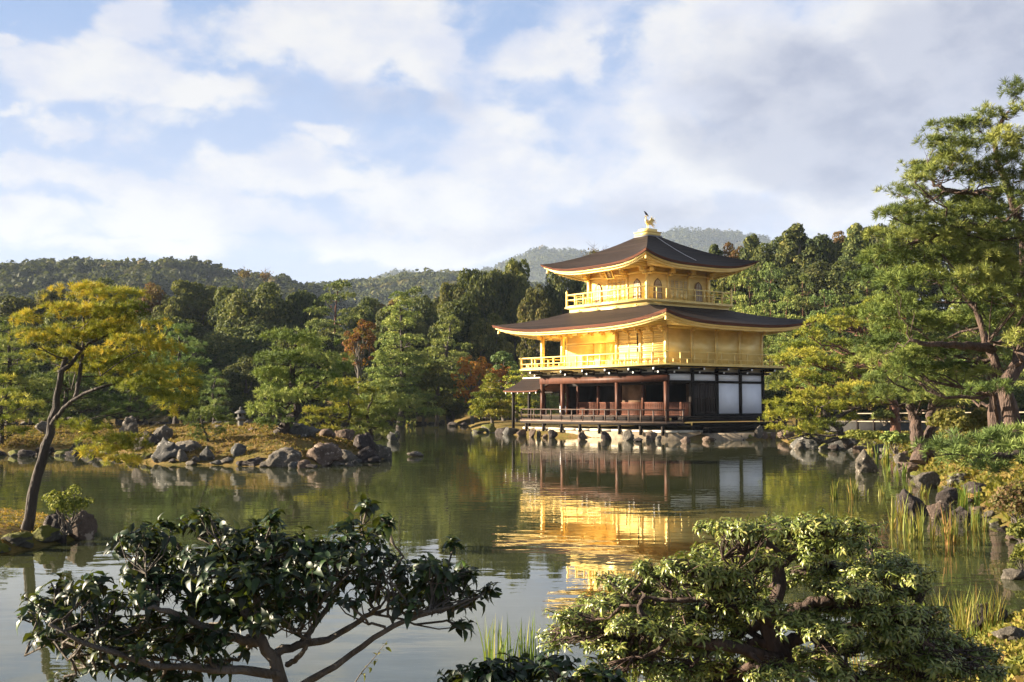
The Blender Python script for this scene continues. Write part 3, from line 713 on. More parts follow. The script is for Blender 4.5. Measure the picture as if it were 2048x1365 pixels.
# name plaque under the eaves
pq = Geo(); a = np.array([cx, cy - WU - .75, 10.52])
v = []
tilt = math.radians(28)
def pl(u, vv, d): return (a[0] + u, a[1] - math.sin(tilt) * -vv * -1 + 0 - math.cos(tilt) * d, a[2] + math.cos(tilt) * vv - math.sin(tilt) * d)
def pbox(g, u0, u1, v0, v1, d0, d1):
    vs = [pl(u, q, d) for d in (d0, d1) for q in (v0, v1) for u in (u0, u1)]
    g.add(vs, [(0, 2, 3, 1), (4, 5, 7, 6), (0, 1, 5, 4), (2, 6, 7, 3), (0, 4, 6, 2), (1, 3, 7, 5)])
g = Geo(); pbox(g, -.34, .34, -.46, .46, -.04, .02); plq = part('name_plaque', g, simple('plaque_dark_gold', (.30, .14, .04), .5, metal=.3))
g = Geo(); pbox(g, -.36, -.26, -.48, .48, .021, .06); pbox(g, .26, .36, -.48, .48, .021, .06); pbox(g, -.26, .26, .38, .48, .021, .06); pbox(g, -.26, .26, -.48, -.38, .021, .06); part('plaque_frame', g, GOLD, plq)
g = Geo()
for u0, u1, v0, v1 in ((-.14, .14, .28, .31), (-.1, -.06, .16, .3), (.06, .1, .16, .3), (-.12, .12, .14, .17), (-.15, .15, .02, .05), (-.02, .02, -.07, .12), (-.12, .12, -.09, -.06), (-.14, .14, -.15, -.12), (-.12, -.09, -.32, -.12), (.09, .12, -.32, -.12), (-.1, .1, -.24, -.21), (-.1, .1, -.33, -.3)):
    pbox(g, u0, u1, v0, v1, .0205, .032)
part('plaque_strokes', g, simple('pale_gold_stroke', (.85, .75, .5), .4, metal=.3), plq)
# apex boxes
g = Geo(); g.box(cx - .66, cx + .66, cy - .66, cy + .66, 12.95, 13.13); part('lead_flashing', g, simple('lead_grey', (.16, .16, .17), .5))
g = Geo(); g.box(cx - .6, cx + .6, cy - .6, cy + .6, 13.13, 13.36); g.box(cx - .66, cx + .66, cy - .66, cy + .66, 13.36, 13.40); g.box(cx - .44, cx + .44, cy - .44, cy + .44, 13.40, 13.60); part('finial_base', g, GOLD)
# phoenix figure on the roof (faces south)
ph = Geo(); Z = 13.60
def PT(x, y, z): return (cx + x, cy + y, Z + z)
for sx in (-.07, .07):
    ph.tube([PT(sx, -.02, 0), PT(sx, .0, .12), PT(sx * .9, .02, .26), PT(sx * .8, .0, .38)], [.022, .018, .022, .045], 6)
    for q in (-.06, 0, .06): ph.tube([PT(sx, -.02, .015), PT(sx + q, -.11, .01)], [.014, .006], 5)
ph.tube([PT(0, .26, .40), PT(0, .16, .38), PT(0, .02, .38), PT(0, -.12, .46), PT(0, -.18, .58), PT(0, -.15, .70), PT(0, -.13, .78), PT(0, -.17, .84), PT(0, -.24, .845), PT(0, -.31, .81)], [.02, .07, .105, .085, .05, .035, .03, .045, .034, .006], 10)
body = part('phoenix_figure', ph, GOLD, smooth=True, label='gilded phoenix with fanned tail on the roof apex')
g = Geo()
for k in range(3): g.tube([PT(0, -.13, .88), PT(0, -.08 + k * .05, .95 - k * .02), PT(0, -.02 + k * .07, .95 - k * .05)], [.02, .014, .004], 5)
part('crest', g, GOLD, body)
for sx in (-1, 1):
    g = Geo()
    for k in range(7):
        t = k / 6; r0 = PT(sx * .12, -.02 + .03 * k, .44); m1 = PT(sx * (.26 - .05 * t), .04 + .06 * k, .70 - .05 * t * k / 3); e1 = PT(sx * (.30 - .1 * t), .10 + .08 * k, .86 - .07 * k)
        g.tube([r0, m1, e1], [.035, .03, .008], 5)
    part('wing', g, GOLD, body)
g = Geo()
for k in range(9):
    a_ = math.radians(-28 + k * 12); sd = (-1) ** k * .012 * k
    g.tube([PT(0, .2, .4), PT(sd, .2 + .28 * math.cos(a_), .4 + .28 * math.sin(a_)), PT(sd * 2, .2 + .55 * math.cos(a_ - .15), .4 + .5 * math.sin(a_ - .25))], [.03, .022, .006], 5)
part('tail', g, GOLD, body)
# crow standing on the phoenix head
kw = loc2w(cx, cy - .16); crow_z = Z + .97
crow = thing('crow', 'small black crow perched on top of the golden roof phoenix', 'bird', (kw[0], kw[1], crow_z), ROT)
g = Geo(); g.tube([(0, .26, -.10), (0, .17, -.03), (0, .08, .03), (0, -.01, .09), (0, -.07, .15), (0, -.11, .19), (0, -.15, .20), (0, -.20, .185)], [.012, .035, .062, .07, .05, .042, .022, .004], 8)
g.tube([(-.025, .0, .04), (-.025, -.01, -.03)], .008, 5); g.tube([(.025, .0, .04), (.025, -.01, -.03)], .008, 5)
g.build('crow_body', simple('crow_feathers', (.012, .012, .014), .5), crow, True)

# ------------------------------------------------------------------ fishing deck annex on the west side
def gable(xa, xb, y0, y1, ze, zr):
    g = Geo(); n = 12; ym = (y0 + y1) / 2
    for sg in (-1, 1):
        v = []
        for i in range(9):
            x = xa + (xb - xa) * i / 8
            for j in range(n + 1):
                t = j / n; y = (y0 if sg < 0 else y1) * (1 - t) + ym * t
                v.append((x, y, ze + (zr - ze) * (t ** 1.35 * .6 + t * .4) + .05 * abs(2 * i / 8 - 1) ** 3 * (1 - t)))
        v2 = [(a_, b_, c_ - .09) for a_, b_, c_ in v]; m = n + 1
        f = [(i * m + j, (i + 1) * m + j, (i + 1) * m + j + 1, i * m + j + 1) for i in range(8) for j in range(n)]
        g.add(v, f, None, 0); g.add(v2, f, None, 1)
        g.add([v[i * m] for i in range(9)] + [v2[i * m] for i in range(9)], [(i, i + 1, 10 + i, 9 + i) for i in range(8)], None, 1)
        for e in (0, 8): g.add([v[e * m + j] for j in range(m)] + [v2[e * m + j] for j in range(m)], [(j, j + 1, m + j + 1, m + j) for j in range(n)], None, 1)
    return g
g = gable(-15.7, -11.85, -.35, 3.35, 2.98, 3.88); o = g.build('annex_roof', [ROOF, EDGE], pav, True); o['label'] = 'small gabled bark roof of the fishing deck'
g = Geo(); g.box(-15.75, -11.9, 1.42, 1.58, 3.87, 3.96); part('ridge_cap', g, PALEST, o)
g = Geo()
for k in range(6): g.box(-15.5 + k * .68, -15.43 + k * .68, -.30, -.24, 2.78, 2.93)
part('rafter_end', g, CAP, o)
for xx, yy in ((-15.1, .1), (-15.1, 2.9), (-13.3, .1), (-13.3, 2.9)):
    col(xx, yy, .1, 3.05, DARK, .15, 'annex_column')
g = Geo(); g.box(-14.6, -12.7, 1.15, 3.0, .93, 1.0); part('annex_deck', g, DECK)
g = Geo(); g.box(-15.2, -11.9, .02, .14, 2.85, 2.96); g.box(-15.2, -11.9, 2.84, 2.96, 2.85, 2.96); part('annex_beam', g, DARK)
g = Geo(); g.box(-13.2, -12.0, 2.75, 2.85, 1.5, 1.95); part('annex_panel', g, WHITE)
# ------------------------------------------------------------------ foliage tools
def tuft(n, w, up=.25, seed=1, droop=0.0):
    """needle fan: n thin triangles around +z, unit length"""
    g = np.random.default_rng(seed); v = []; f = []
    for i in range(n):
        a = g.uniform(0, 2 * np.pi); e = math.asin(g.uniform(up, 1.0)); L = g.uniform(.75, 1.05)
        d = np.array([math.cos(a) * math.cos(e), math.sin(a) * math.cos(e), math.sin(e)]); s = np.cross(d, g.normal(size=3)); s /= np.linalg.norm(s)
        b = d * .05; k = len(v); m = d * L * .6; t = d * L; t[2] -= droop * L
        v += [b + s * w * .35, b - s * w * .35, m + s * w / 2, m - s * w / 2, t]; f.append((k, k + 1, k + 3)); f.append((k, k + 3, k + 2)); f.append((k + 2, k + 3, k + 4))
    return np.array(v), np.array(f)
def tuft_lo(n, w, up=.1, seed=1):
    g = np.random.default_rng(seed); v = []; f = []
    for i in range(n):
        a = 2 * np.pi * (i + g.random()) / n; e = math.asin(g.uniform(up, .95)); L = g.uniform(.7, 1.1)
        d = np.array([math.cos(a) * math.cos(e), math.sin(a) * math.cos(e), math.sin(e)]); s = np.cross(d, g.normal(size=3)); s /= np.linalg.norm(s)
        k = len(v); v += [d * .02 + s * w * .2, d * L + s * w / 2, d * L * .9 - s * w / 2]; f.append((k, k + 1, k + 2))
    return np.array(v), np.array(f)
T_NEAR = tuft(26, .058, .12, 1, .06); T_MID = tuft(20, .08, .22, 2, .05); T_FAR = tuft_lo(8, .40, .2, 3)
QUAD = (np.array([(-.5, 0, 0), (0, -.36, .05), (.5, 0, 0), (0, .36, .05)]), np.array([(0, 1, 2, 3)]))
def lobes_of(c, rx, ry, rz, g, k=None):
    k = k or max(5, int(6 + 3 * rx / max(rz, .01) * .6)); k = min(max(5, int(k * .75)), 11)
    a = g.uniform(0, 2 * np.pi, k); r = np.sqrt(g.random(k)) * .85
    L = np.stack([c[0] + rx * r * np.cos(a), c[1] + ry * r * np.sin(a), c[2] + rz * (g.uniform(-.5, .55, k)) * (1.1 - r)], 1)
    R = np.stack([rx * g.uniform(.32, .52, k), ry * g.uniform(.32, .52, k), rz * g.uniform(.75, 1.15, k)], 1)
    return L, R
def shell(L, R, n, g, low=-.35):
    """n points spread on the upper shells of the lobes, with normals"""
    wgt = (R[:, 0] * R[:, 1]) ** 1.0; idx = g.choice(len(L), n, p=wgt / wgt.sum())
    d = g.normal(size=(n, 3)); d /= np.linalg.norm(d, axis=1)[:, None]; d[:, 2] = np.where(d[:, 2] < low, -d[:, 2], d[:, 2])
    rad = g.uniform(.80, 1.05, n)[:, None]
    return L[idx] + d * R[idx] * rad, d / R[idx] * R[idx].mean(1)[:, None]
def limb(a, b, g, n=6, sag=.12, wig=.06):
    a = np.array(a); b = np.array(b); L = np.linalg.norm(b - a); t = np.linspace(0, 1, n)[:, None]
    p = a + (b - a) * t + np.array([0, 0, -1]) * np.sin(t * np.pi) * L * sag
    p[1:-1] += g.normal(size=(n - 2, 3)) * L * wig; return p
def smoothline(pts, n):
    p = np.array(pts, float); m = len(p)
    if m < 3: return np.array([p[0] + (p[-1] - p[0]) * t for t in np.linspace(0, 1, n)])
    q = np.vstack([2 * p[0] - p[1], p, 2 * p[-1] - p[-2]]); out = []
    for u in np.linspace(0, m - 1 - 1e-6, n):
        i = int(u); t = u - i; a, b, c, d = q[i], q[i + 1], q[i + 2], q[i + 3]
        out.append(.5 * ((2 * b) + (-a + c) * t + (2 * a - 5 * b + 4 * c - d) * t * t + (-a + 3 * b - 3 * c + d) * t ** 3))
    return np.array(out)
def pine(name, label, base, stems, pads, mat, bk, tpl, tsize, dens, seed, group=None, cat='pine tree', twigs=True, extra=(), obj_parent=None, up=.8, rndc=.25):
    """stems: list of (points, r0, r1) in world space; pads: list of (centre, rx, ry, rz)"""
    g = np.random.default_rng(seed); base = np.array(base, float)
    root = thing(name, label, cat, base, 0, group)
    T = Geo(); B = Geo(); allp = []; nrm = []; pr = []
    cand = []; crad = []
    for k, (pts, r0, r1) in enumerate(stems):
        sp = smoothline(pts, 14) - base; rr = np.linspace(r0, r1, 14); 
        if k == 0: rr[0] *= 1.15
        sp[1:-1] += g.normal(size=(12, 3)) * r0 * .18
        T.tube(sp, rr, 10, wob=.22, seed=seed + k)
        cand += list(sp[3:]); crad += list(rr[3:])
    cand = np.array(cand); crad = np.array(crad)
    R3 = []; L3 = []
    for c, rx, ry, rz in pads:
        c = np.array(c) - base; L, R = lobes_of(c, rx, ry, rz, g); L3.append(L); R3.append(R)
        hd = np.linalg.norm(cand[:, :2] - c[:2], axis=1); want = c[2] - .25 * hd - .1 * rz
        j = int(np.argmin(hd * .6 + np.abs(cand[:, 2] - want) * 1.3))
        e = c + np.array([0, 0, -rz * .35]); r0 = min(crad[j] * .42, .015 + .028 * np.linalg.norm(e - cand[j])); r0 = max(r0, crad[j] * .18)
        lp = limb(cand[j], e, g); B.tube(lp, np.linspace(r0, r0 * .35, 6), 6, wob=.2, seed=j)
        if twigs:
            for q in L[: 7]:
                s0 = lp[g.integers(3, 6)]; B.tube([s0, (s0 + q) / 2 + g.normal(size=3) * .03 * rx, q], [r0 * .32, r0 * .22, r0 * .1], 4)
        n = int(2.1 * dens * (rx * ry) / tsize ** 2); n = max(n, 12)
        P_, Nn = shell(L, R, n, g); Nn = Nn / np.linalg.norm(Nn, axis=1)[:, None]; Nn[:, 2] += up * .5
        allp.append(P_); nrm.append(Nn); pr.append(np.clip(g.normal(.5, .2, n) + g.normal(0, .2) , 0, 1))
    Pp = np.vstack(allp); Nn = np.vstack(nrm); rn = np.concatenate(pr)
    Cg = Geo(); Cg.inst(tpl[0], tpl[1], Pp, frames_from(Nn, g), tsize * g.uniform(.7, 1.25, len(Pp)), rn)
    T.build('trunk', bk, root, True)
    if B.v: B.build('branches', bk, root, True)
    Cg.build('crown', mat, root)
    return root
def pxpads(lst, Y, g, zf=.8, dy=1.0, sc=1.28):
    out = []
    for q in lst:
        px, py, rx, ry = q[:4]; y = (Y + (q[4] if abs(q[4]) < 3 else q[4] - Y) if len(q) > 4 else Y + g.uniform(-dy, dy))
        out.append((at(px, py, y), sc * rx * y / F, sc * rx * y / F * .8, sc * ry * y / F * zf))
    return out
def auto_pads(base, H, Wd, layers, g, lo=.3, prof='round', k=4, flat=.16):
    out = []
    for i in range(layers):
        t = i / max(1, layers - 1); z = base[2] + H * (lo + (1 - lo) * t * .95)
        r = Wd / 2 * ((1 - t) ** .6 * .95 + .12 if prof == 'cone' else math.sin(math.pi * (.25 + .68 * t)) ** .8)
        n = max(1, int(round(k * (1 - .55 * t) + g.uniform(-.5, .5))))
        a0 = g.uniform(0, 6.28)
        for j in range(n):
            a = a0 + 6.283 * j / n + g.uniform(-.4, .4); d = r * g.uniform(.45, .72) if n > 1 else 0
            rx = max(.28 * Wd * .5, r * g.uniform(.42, .6)); out.append((np.array([base[0] + d * math.cos(a), base[1] + d * math.sin(a), z + g.uniform(-.04, .04) * H]), rx, rx * .9, max(flat * rx * 1.6, .03 * H)))
    return out
def px_auto_pine(label, px, pb, ptop, Y, wpx, mat, bk, seed, layers=7, lean=0, prof='round', group=None, k=4, ts=.22, dens=1.0, lo=.3, name='pine_tree', flat=.16, tpl=None):
    g = np.random.default_rng(seed); base = at(px, pb, Y); top = at(px + lean, ptop, Y); H = top[2] - base[2]; Wd = wpx * Y / F
    ax = [base + (0, 0, -.3), base + (g.uniform(-.05, .05) * H, 0, .33 * H), base + ((top - base)[0] * .6 + g.uniform(-.05, .05) * H, g.uniform(-.04, .04) * H, .65 * H), top - (0, 0, .06 * H)]
    pads = auto_pads(base, H, Wd, layers, g, lo, prof, k, flat)
    pads = [(c + np.array([(top - base)[0] * (c[2] - base[2]) / H, 0, 0]), a, b_, c_) for c, a, b_, c_ in pads]
    return pine(name, label, base, [(ax, .028 * H + .03, .008 * H)], pads, mat, bk, tpl or T_FAR, ts, dens, seed, group, twigs=Y < 60)
def broad(name, label, base, H, Wd, mat, bk, seed, leaf=.2, n=6500, group=None, cat='tree', lo=.12, lumps=34, trunkvis=True, lump=.26, parent=None, cone=0.0):
    g = np.random.default_rng(seed); base = np.array(base, float); root = thing(name, label, cat, base, 0, group)
    rx = Wd / 2; cz = H * (lo + (1 - lo) / 2); rz = H * (1 - lo) / 2
    d = g.normal(size=(lumps, 3)); d /= np.linalg.norm(d, axis=1)[:, None]; d[:, 2] = np.abs(d[:, 2]) * np.where(g.random(lumps) < .3, -1, 1)
    q = g.uniform(.45, .86, lumps)[:, None] * d; sh = (1 - cone * (q[:, 2:3] * .5 + .5)); q[:, :2] *= sh
    L = q * [rx, rx, rz] + [0, 0, cz]; R = (np.array([rx, rx, rx * .8]) * lump * g.uniform(.75, 1.3, lumps)[:, None])
    P_, Nn = shell(L, R, n, g, -.6); Nn = Nn + g.normal(size=Nn.shape) * .55
    lr = g.normal(0, .16, lumps); dist = ((P_[:, None, :] - L[None, ::1, :]) ** 2).sum(2).argmin(1)
    Cg = Geo(); Cg.inst(QUAD[0], QUAD[1], P_, frames_from(Nn, g), leaf * g.uniform(.6, 1.4, n), np.clip(g.normal(.42, .2, n) + lr[dist], 0, 1))
    T = Geo(); T.tube(limb((0, 0, -.3), (g.uniform(-.1, .1) * H, 0, H * .75), g, 8, 0, .015), np.linspace(.03 * H, .008 * H, 8), 8, wob=.2)
    for l in L[: 14]:
        s0 = np.array([0, 0, H * g.uniform(.12, .5)]); T.tube(limb(s0, l, g, 5, .08, .05), np.linspace(.012 * H, .004 * H, 5), 5)
    T.build('trunk', bk, root, True); Cg.build('crown', mat, root); return root
def copy_thing(root, loc, rz=0.0, sc=(1, 1, 1), label=None, group=None, name=None):
    r = root.copy(); C.objects.link(r); r.location = tuple(float(v) for v in loc); r.rotation_euler = (0, 0, rz); r.scale = sc
    if name: r.name = name
    if label: r['label'] = label
    if group: r['group'] = group
    for ch in list(root.children):
        c = ch.copy(); C.objects.link(c); c.parent = r
    return r

# ------------------------------------------------------------------ forest behind the pond
O3 = (0, 0, 0)
_p = {}
def proto(kind):
    return _p[kind]
def mkprotos():
    for i in range(3): _p['dark%d' % i] = broad('evergreen_tree', 'x', O3, 10, 7.5, M['leaf_dark'], M['bark_grey'], 100 + i, .30, 17000, lumps=64, lump=.30, lo=.02)
    for i in range(2): _p['olive%d' % i] = broad('evergreen_tree', 'x', O3, 10, 7.0, M['leaf_olive'], M['bark_grey'], 110 + i, .27, 16000, lumps=80, lump=.24, lo=.03)
    _p['brown0'] = broad('russet_tree', 'x', O3, 10, 6.5, M['leaf_brown'], M['bark_grey'], 120, .22, 12000, lumps=70, lump=.24, lo=.05)
    for i in range(2): _p['cedar%d' % i] = broad('cedar_tree', 'x', O3, 12, 6.2, M['leaf_dark'], M['bark_grey'], 130 + i, .26, 17000, lumps=150, lump=.17, cone=.80, lo=.03)
    for i in range(3):
        g = np.random.default_rng(140 + i); H = 10; base = np.zeros(3)
        pads = auto_pads(base, H, 6.5, 8, g, .28, 'round', 4.4, .115)
        _p['pine%d' % i] = pine('pine_tree', 'x', base, [([(0, 0, -.3), (.3, 0, 3), (-.2, .2, 6.5), (.1, 0, 9.5)], .17, .05)], pads, M['pine_green'] if i != 1 else M['pine_blue'], M['bark_red'], T_FAR, .30, 1.25, 140 + i, twigs=False)
mkprotos()
_used = set()
def forest(kind, px, ptop, Y, wpx, label, group=None, pb=None, cat='tree', seed=0):
    pr = _p[kind]; x = at(px, 700, Y)[0]; z0 = max(hz(x, Y), .2); top = at(px, ptop, Y)[2]; H0 = 12 if 'cedar' in kind else 10; W0 = {'d': 7.5, 'o': 7.0, 'b': 6.5, 'c': 6.2, 'p': 6.5}[kind[0]]
    H = (top - z0); sx = (wpx * Y / F) / W0; r = random.Random(int(px * 7 + ptop))
    sc = (sx, sx, H / H0)
    if kind not in _used:
        _used.add(kind); o = pr; o.location = (x, Y, z0); o.rotation_euler = (0, 0, r.uniform(0, 6.28)); o.scale = sc; o['label'] = label
        if group: o['group'] = group
        o['category'] = cat
    else: o = copy_thing(pr, (x, Y, z0), r.uniform(0, 6.28), sc, label, group)
    if group is None and 'group' in o: del o['group']
    return o
LG = 'evergreens of the wood behind the pond'
L1 = 'dark evergreen tree packed in the wood behind the pond'
sky_l = [('dark0', -60, 590, 150, 150, L1, LG), ('dark1', 20, 588, 148, 140, 'dark evergreen at the left edge of the wood skyline', None), ('olive0', 103, 556, 150, 105, 'olive-brown tree above the leaning golden pine, at the left of the skyline', None),
 ('dark2', 190, 552, 150, 110, 'dark evergreen peak directly behind the top of the golden pine', None), ('dark0', 262, 562, 150, 105, L1, LG), ('brown0', 308, 556, 148, 90, 'russet-tinged tree on the skyline right of the golden pine', None),
 ('olive1', 345, 568, 146, 90, L1, LG), ('olive0', 390, 546, 150, 150, 'tallest rounded tree on the left half of the wood skyline', None), ('dark1', 452, 568, 146, 95, L1, LG), ('dark2', 515, 562, 140, 150, 'broad dome-shaped dark tree left of centre in the wood', None),
 ('dark0', 605, 564, 142, 95, 'dark narrow evergreen right of the dome-shaped tree', None), ('pine0', 672, 572, 130, 150, 'olive-green spreading tree above the red maple', None), ('dark1', 735, 590, 140, 90, L1, LG), ('brown0', 775, 592, 140, 90, 'brownish low tree on the skyline above the layered pine', None),
 ('pine0', 825, 583, 140, 100, 'pale green pine on the skyline left of the high wooded rise', None), ('olive1', 868, 568, 140, 90, L1, LG), ('olive0', 905, 548, 138, 90, L1, LG), ('dark2', 940, 532, 138, 100, L1, LG), ('dark0', 985, 518, 138, 105, 'highest dark evergreen of the wood left of the pavilion', None),
 ('dark1', 1030, 512, 140, 90, L1, LG), ('olive1', 1075, 545, 132, 90, 'olive evergreen beside the left tip of the top roof', None), ('dark2', 1120, 530, 138, 90, L1, LG), ('cedar0', 1160, 520, 140, 90, L1, LG), ('dark0', 1210, 540, 135, 120, L1, LG)]
G2 = 'lower evergreens of the wood'; L2 = 'dark evergreen in the lower ranks of the wood'
for t in sky_l: forest(*t)
gg = random.Random(5)
for i in range(17):      # middle rank
    px = -80 + i * 66 + gg.uniform(-12, 12); top = [640, 625, 640, 620, 630, 640, 620, 640, 645, 640, 640, 655, 650, 610, 600, 590, 600][i]
    forest(['dark0', 'dark1', 'dark2', 'dark1', 'olive1', 'dark0'][i % 6], px, top + gg.uniform(-8, 8), 126 + gg.uniform(-3, 3), 110 + gg.uniform(-10, 25), L2, G2)
for i in range(16):      # front rank close to the far shore
    px = -60 + i * 68 + gg.uniform(-12, 12)
    forest(['dark1', 'dark2', 'dark0', 'olive0'][i % 4], px, [720, 700, 735, 710, 700][i % 5] + gg.uniform(-10, 10), 111 + gg.uniform(-2, 3), 100 + gg.uniform(-10, 20), L2, G2)
for i in range(20):      # undergrowth at the water's edge
    px = -40 + i * 56 + gg.uniform(-10, 10)
    if 1030 < px: continue
    forest(['dark2', 'dark0', 'dark1'][i % 3], px, 785 + gg.uniform(-12, 14), 107 + gg.uniform(-1, 1.5), 66 + gg.uniform(-8, 20), 'low dark evergreen shrub along the far shore', 'shrubs along the far shore', cat='shrub')
# distinctive trees of the middle distance
px_auto_pine('tall pine with flat layered boughs right of the red maple', 800, 850, 592, 96, 150, M['pine_green'], M['bark'], 21, 13, 0, 'cone', ts=.24, dens=1.2, k=6, lo=.12, flat=.11)
px_auto_pine('pale green pine bough tree between the layered pine and the pavilion', 900, 848, 640, 108, 120, M['pine_green'], M['bark'], 22, 9, 0, 'round', ts=.27, dens=.9, k=5, lo=.2)
def maple(label, px, pb, ptop, Y, wpx, mat, seed, leaf=.16, n=4200, nm='maple_tree'):
    b = at(px, pb, Y); H = at(px, ptop, Y)[2] - b[2]
    return broad(nm, label, b, H, wpx * Y / F, M[mat], M['bark_grey'], seed, leaf, n, lumps=60, lump=.17, lo=.18, cat='maple tree' if 'maple' in nm else 'tree')
maple('deep red maple in front of the dark wood', 722, 790, 632, 99, 84, 'leaf_red', 31)
maple('bright orange maple left of the pavilion', 945, 842, 705, 97, 100, 'leaf_orange', 32)
maple('orange-brown maple sprig between the orange maple and the fishing deck', 1003, 800, 725, 99, 60, 'leaf_orange', 33, n=1500)
broad('evergreen_shrub', 'large rounded glossy evergreen shrub in front of the orange maple', at(872, 846, 97), 5.6, 4.4, M['leaf_olive'], M['bark_grey'], 34, .17, 6500, cat='shrub', lumps=44, lump=.22, lo=.05)
broad('evergreen_tree', 'blue-green tree top just left of the gold balcony', at(1010, 850, 100), 7.0, 3.6, M['pine_blue'], M['bark_grey'], 35, .18, 4500, cat='tree', lumps=30)
px_auto_pine('tiny clipped pine on the far shore above yellow reeds', 818, 846, 818, 96, 26, M['pine_green'], M['bark'], 23, 3, 0, 'cone', ts=.16, dens=1.3, k=3, lo=.2)
# pines beside the fishing deck
px_auto_pine('clipped lime-green pine on the rocky point left of the fishing deck', 985, 852, 748, 83, 92, M['pine_lime'], M['bark_grey'], 24, 9, -2, 'cone', ts=.17, dens=1.6, k=5, lo=.22, flat=.12)
px_auto_pine('green pine directly behind the fishing deck roof', 1035, 850, 742, 92, 80, M['pine_lime'], M['bark'], 25, 6, 0, 'round', ts=.19, dens=1.2, k=4)
px_auto_pine('green pine seen through the open veranda posts', 1085, 850, 770, 98, 90, M['pine_green'], M['bark'], 26, 5, 0, 'round', ts=.2, dens=1.2, k=4)
# wooded rise behind and right of the pavilion
LR = 'evergreen on the wooded rise right of the pavilion'; GR = 'evergreens on the wooded rise'
for t in [('dark0', 1290, 510, 150, 110, LR, GR), ('olive0', 1362, 480, 138, 40, 'thin small-crowned tree on the skyline right of the roof apex', None), ('olive1', 1400, 488, 140, 110, LR, GR), ('cedar0', 1432, 470, 142, 90, LR, GR), ('brown0', 1470, 476, 142, 85, 'russet tree on the skyline between two dark evergreens', None),
          ('cedar1', 1505, 450, 140, 110, 'pointed dark evergreen on the skyline above the right roof tip', None), ('dark2', 1548, 470, 138, 105, LR, GR), ('cedar0', 1592, 430, 136, 140, 'tall dark cedar with a pointed top on the right skyline', None), ('dark0', 1642, 455, 136, 115, LR, GR),
          ('brown0', 1682, 456, 138, 80, 'orange-brown tree tucked between skyline evergreens', None), ('cedar1', 1716, 430, 132, 115, 'olive cedar with bare lower trunk beside the big right pine', None), ('dark1', 1760, 445, 138, 110, LR, GR), ('dark2', 1820, 430, 138, 110, LR, GR), ('dark0', 1900, 430, 138, 120, LR, GR), ('dark1', 1980, 440, 138, 120, LR, GR), ('dark2', 2070, 430, 138, 120, LR, GR),
          ('dark1', 1640, 520, 126, 130, LR, GR), ('dark2', 1700, 520, 124, 130, LR, GR), ('dark0', 1560, 520, 128, 120, LR, GR), ('olive0', 1440, 520, 128, 120, LR, GR), ('dark2', 1370, 520, 134, 120, LR, GR), ('olive1', 1490, 505, 130, 110, LR, GR), ('olive0', 1770, 500, 124, 90, LR, GR), ('dark0', 1850, 520, 124, 110, LR, GR), ('dark1', 1950, 520, 122, 110, LR, GR), ('dark2', 2040, 520, 122, 110, LR, GR)]: forest(*t)
GP = 'red-trunked pines behind the pavilion'; LP = 'red-trunked pine on the slope behind the pavilion'
for i, (px, tp, Y, w) in enumerate([(1500, 545, 112, 85), (1545, 520, 116, 90), (1608, 548, 110, 90), (1575, 590, 104, 80), (1650, 575, 106, 90), (1690, 590, 100, 90), (1530, 610, 98, 70), (1620, 630, 96, 90), (1735, 560, 104, 100), (1470, 540, 118, 70), (1790, 590, 100, 110), (1850, 610, 98, 110), (1920, 600, 98, 110), (1990, 610, 98, 110), (2060, 600, 98, 110), (1560, 680, 90, 90), (1640, 700, 86, 90), (1710, 680, 86, 100), (1800, 690, 84, 110), (1890, 690, 84, 110), (1980, 690, 84, 110), (2060, 700, 80, 110)]):
    forest('pine%d' % (i % 3), px, tp, Y, w, {1: 'tall pine with a long bare red trunk behind the right roof tip', 2: 'second tall pine with a leaning bare red trunk right of the roof tip'}.get(i, LP), None if i in (1, 2) else GP, cat='pine tree')
for i in range(9):
    forest(['dark0', 'olive1', 'dark2'][i % 3], 1545 + i * 62, 775 + gg.uniform(-8, 8), 78 - i * .8, 75, 'leafy shrub on the bank behind the right-hand pines', 'shrubs on the right bank', cat='shrub')
forest('dark2', 1555, 735, 82, 60, 'dark leafy tree against the right edge of the white wall panels', None)

# ------------------------------------------------------------------ pines set by hand
g0 = np.random.default_rng(77)
# leaning golden pine on the near islet
b = gp(48, 1052, .25); Y = b[1]
st = [([b - (0, 0, .2), at(66, 985, Y), at(86, 910, Y), at(103, 855, Y + .1), at(116, 800, Y + .1), at(119, 755, Y), at(132, 715, Y)], .088, .035),
      ([at(104, 850, Y), at(128, 815, Y - .1), at(160, 792, Y - .2), at(200, 776, Y - .3), at(235, 770, Y - .2)], .038, .014),
      ([at(150, 797, Y - .15), at(160, 750, Y), at(165, 700, Y + .2), at(168, 640, Y + .2), at(180, 600, Y + .1)], .036, .012),
      ([at(119, 745, Y), at(145, 725, Y), at(175, 690, Y + .3), at(230, 665, Y + .3)], .04, .012),
      ([at(110, 845, Y), at(140, 838, Y), at(165, 848, Y - .2), at(190, 870, Y - .2)], .03, .01),
      ([at(165, 700, Y), at(110, 668, Y - .1), at(75, 655, Y - .1)], .03, .01)]
pads = pxpads([(165, 588, 55, 18), (225, 597, 48, 18), (120, 625, 45, 18), (70, 645, 36, 18), (180, 628, 58, 20), (245, 632, 52, 20), (290, 655, 48, 20), (62, 685, 26, 12), (110, 680, 52, 16), (170, 668, 50, 16), (225, 672, 60, 20), (100, 715, 40, 12), (290, 695, 58, 22), (335, 712, 38, 22),
               (200, 715, 60, 16), (150, 742, 32, 9), (255, 735, 60, 20), (320, 752, 52, 22), (352, 785, 30, 20), (290, 778, 58, 18), (240, 768, 34, 9), (330, 800, 42, 12), (205, 745, 30, 9), (362, 812, 26, 12), (345, 825, 20, 8), (375, 770, 20, 10)], Y, g0, .8, .75)
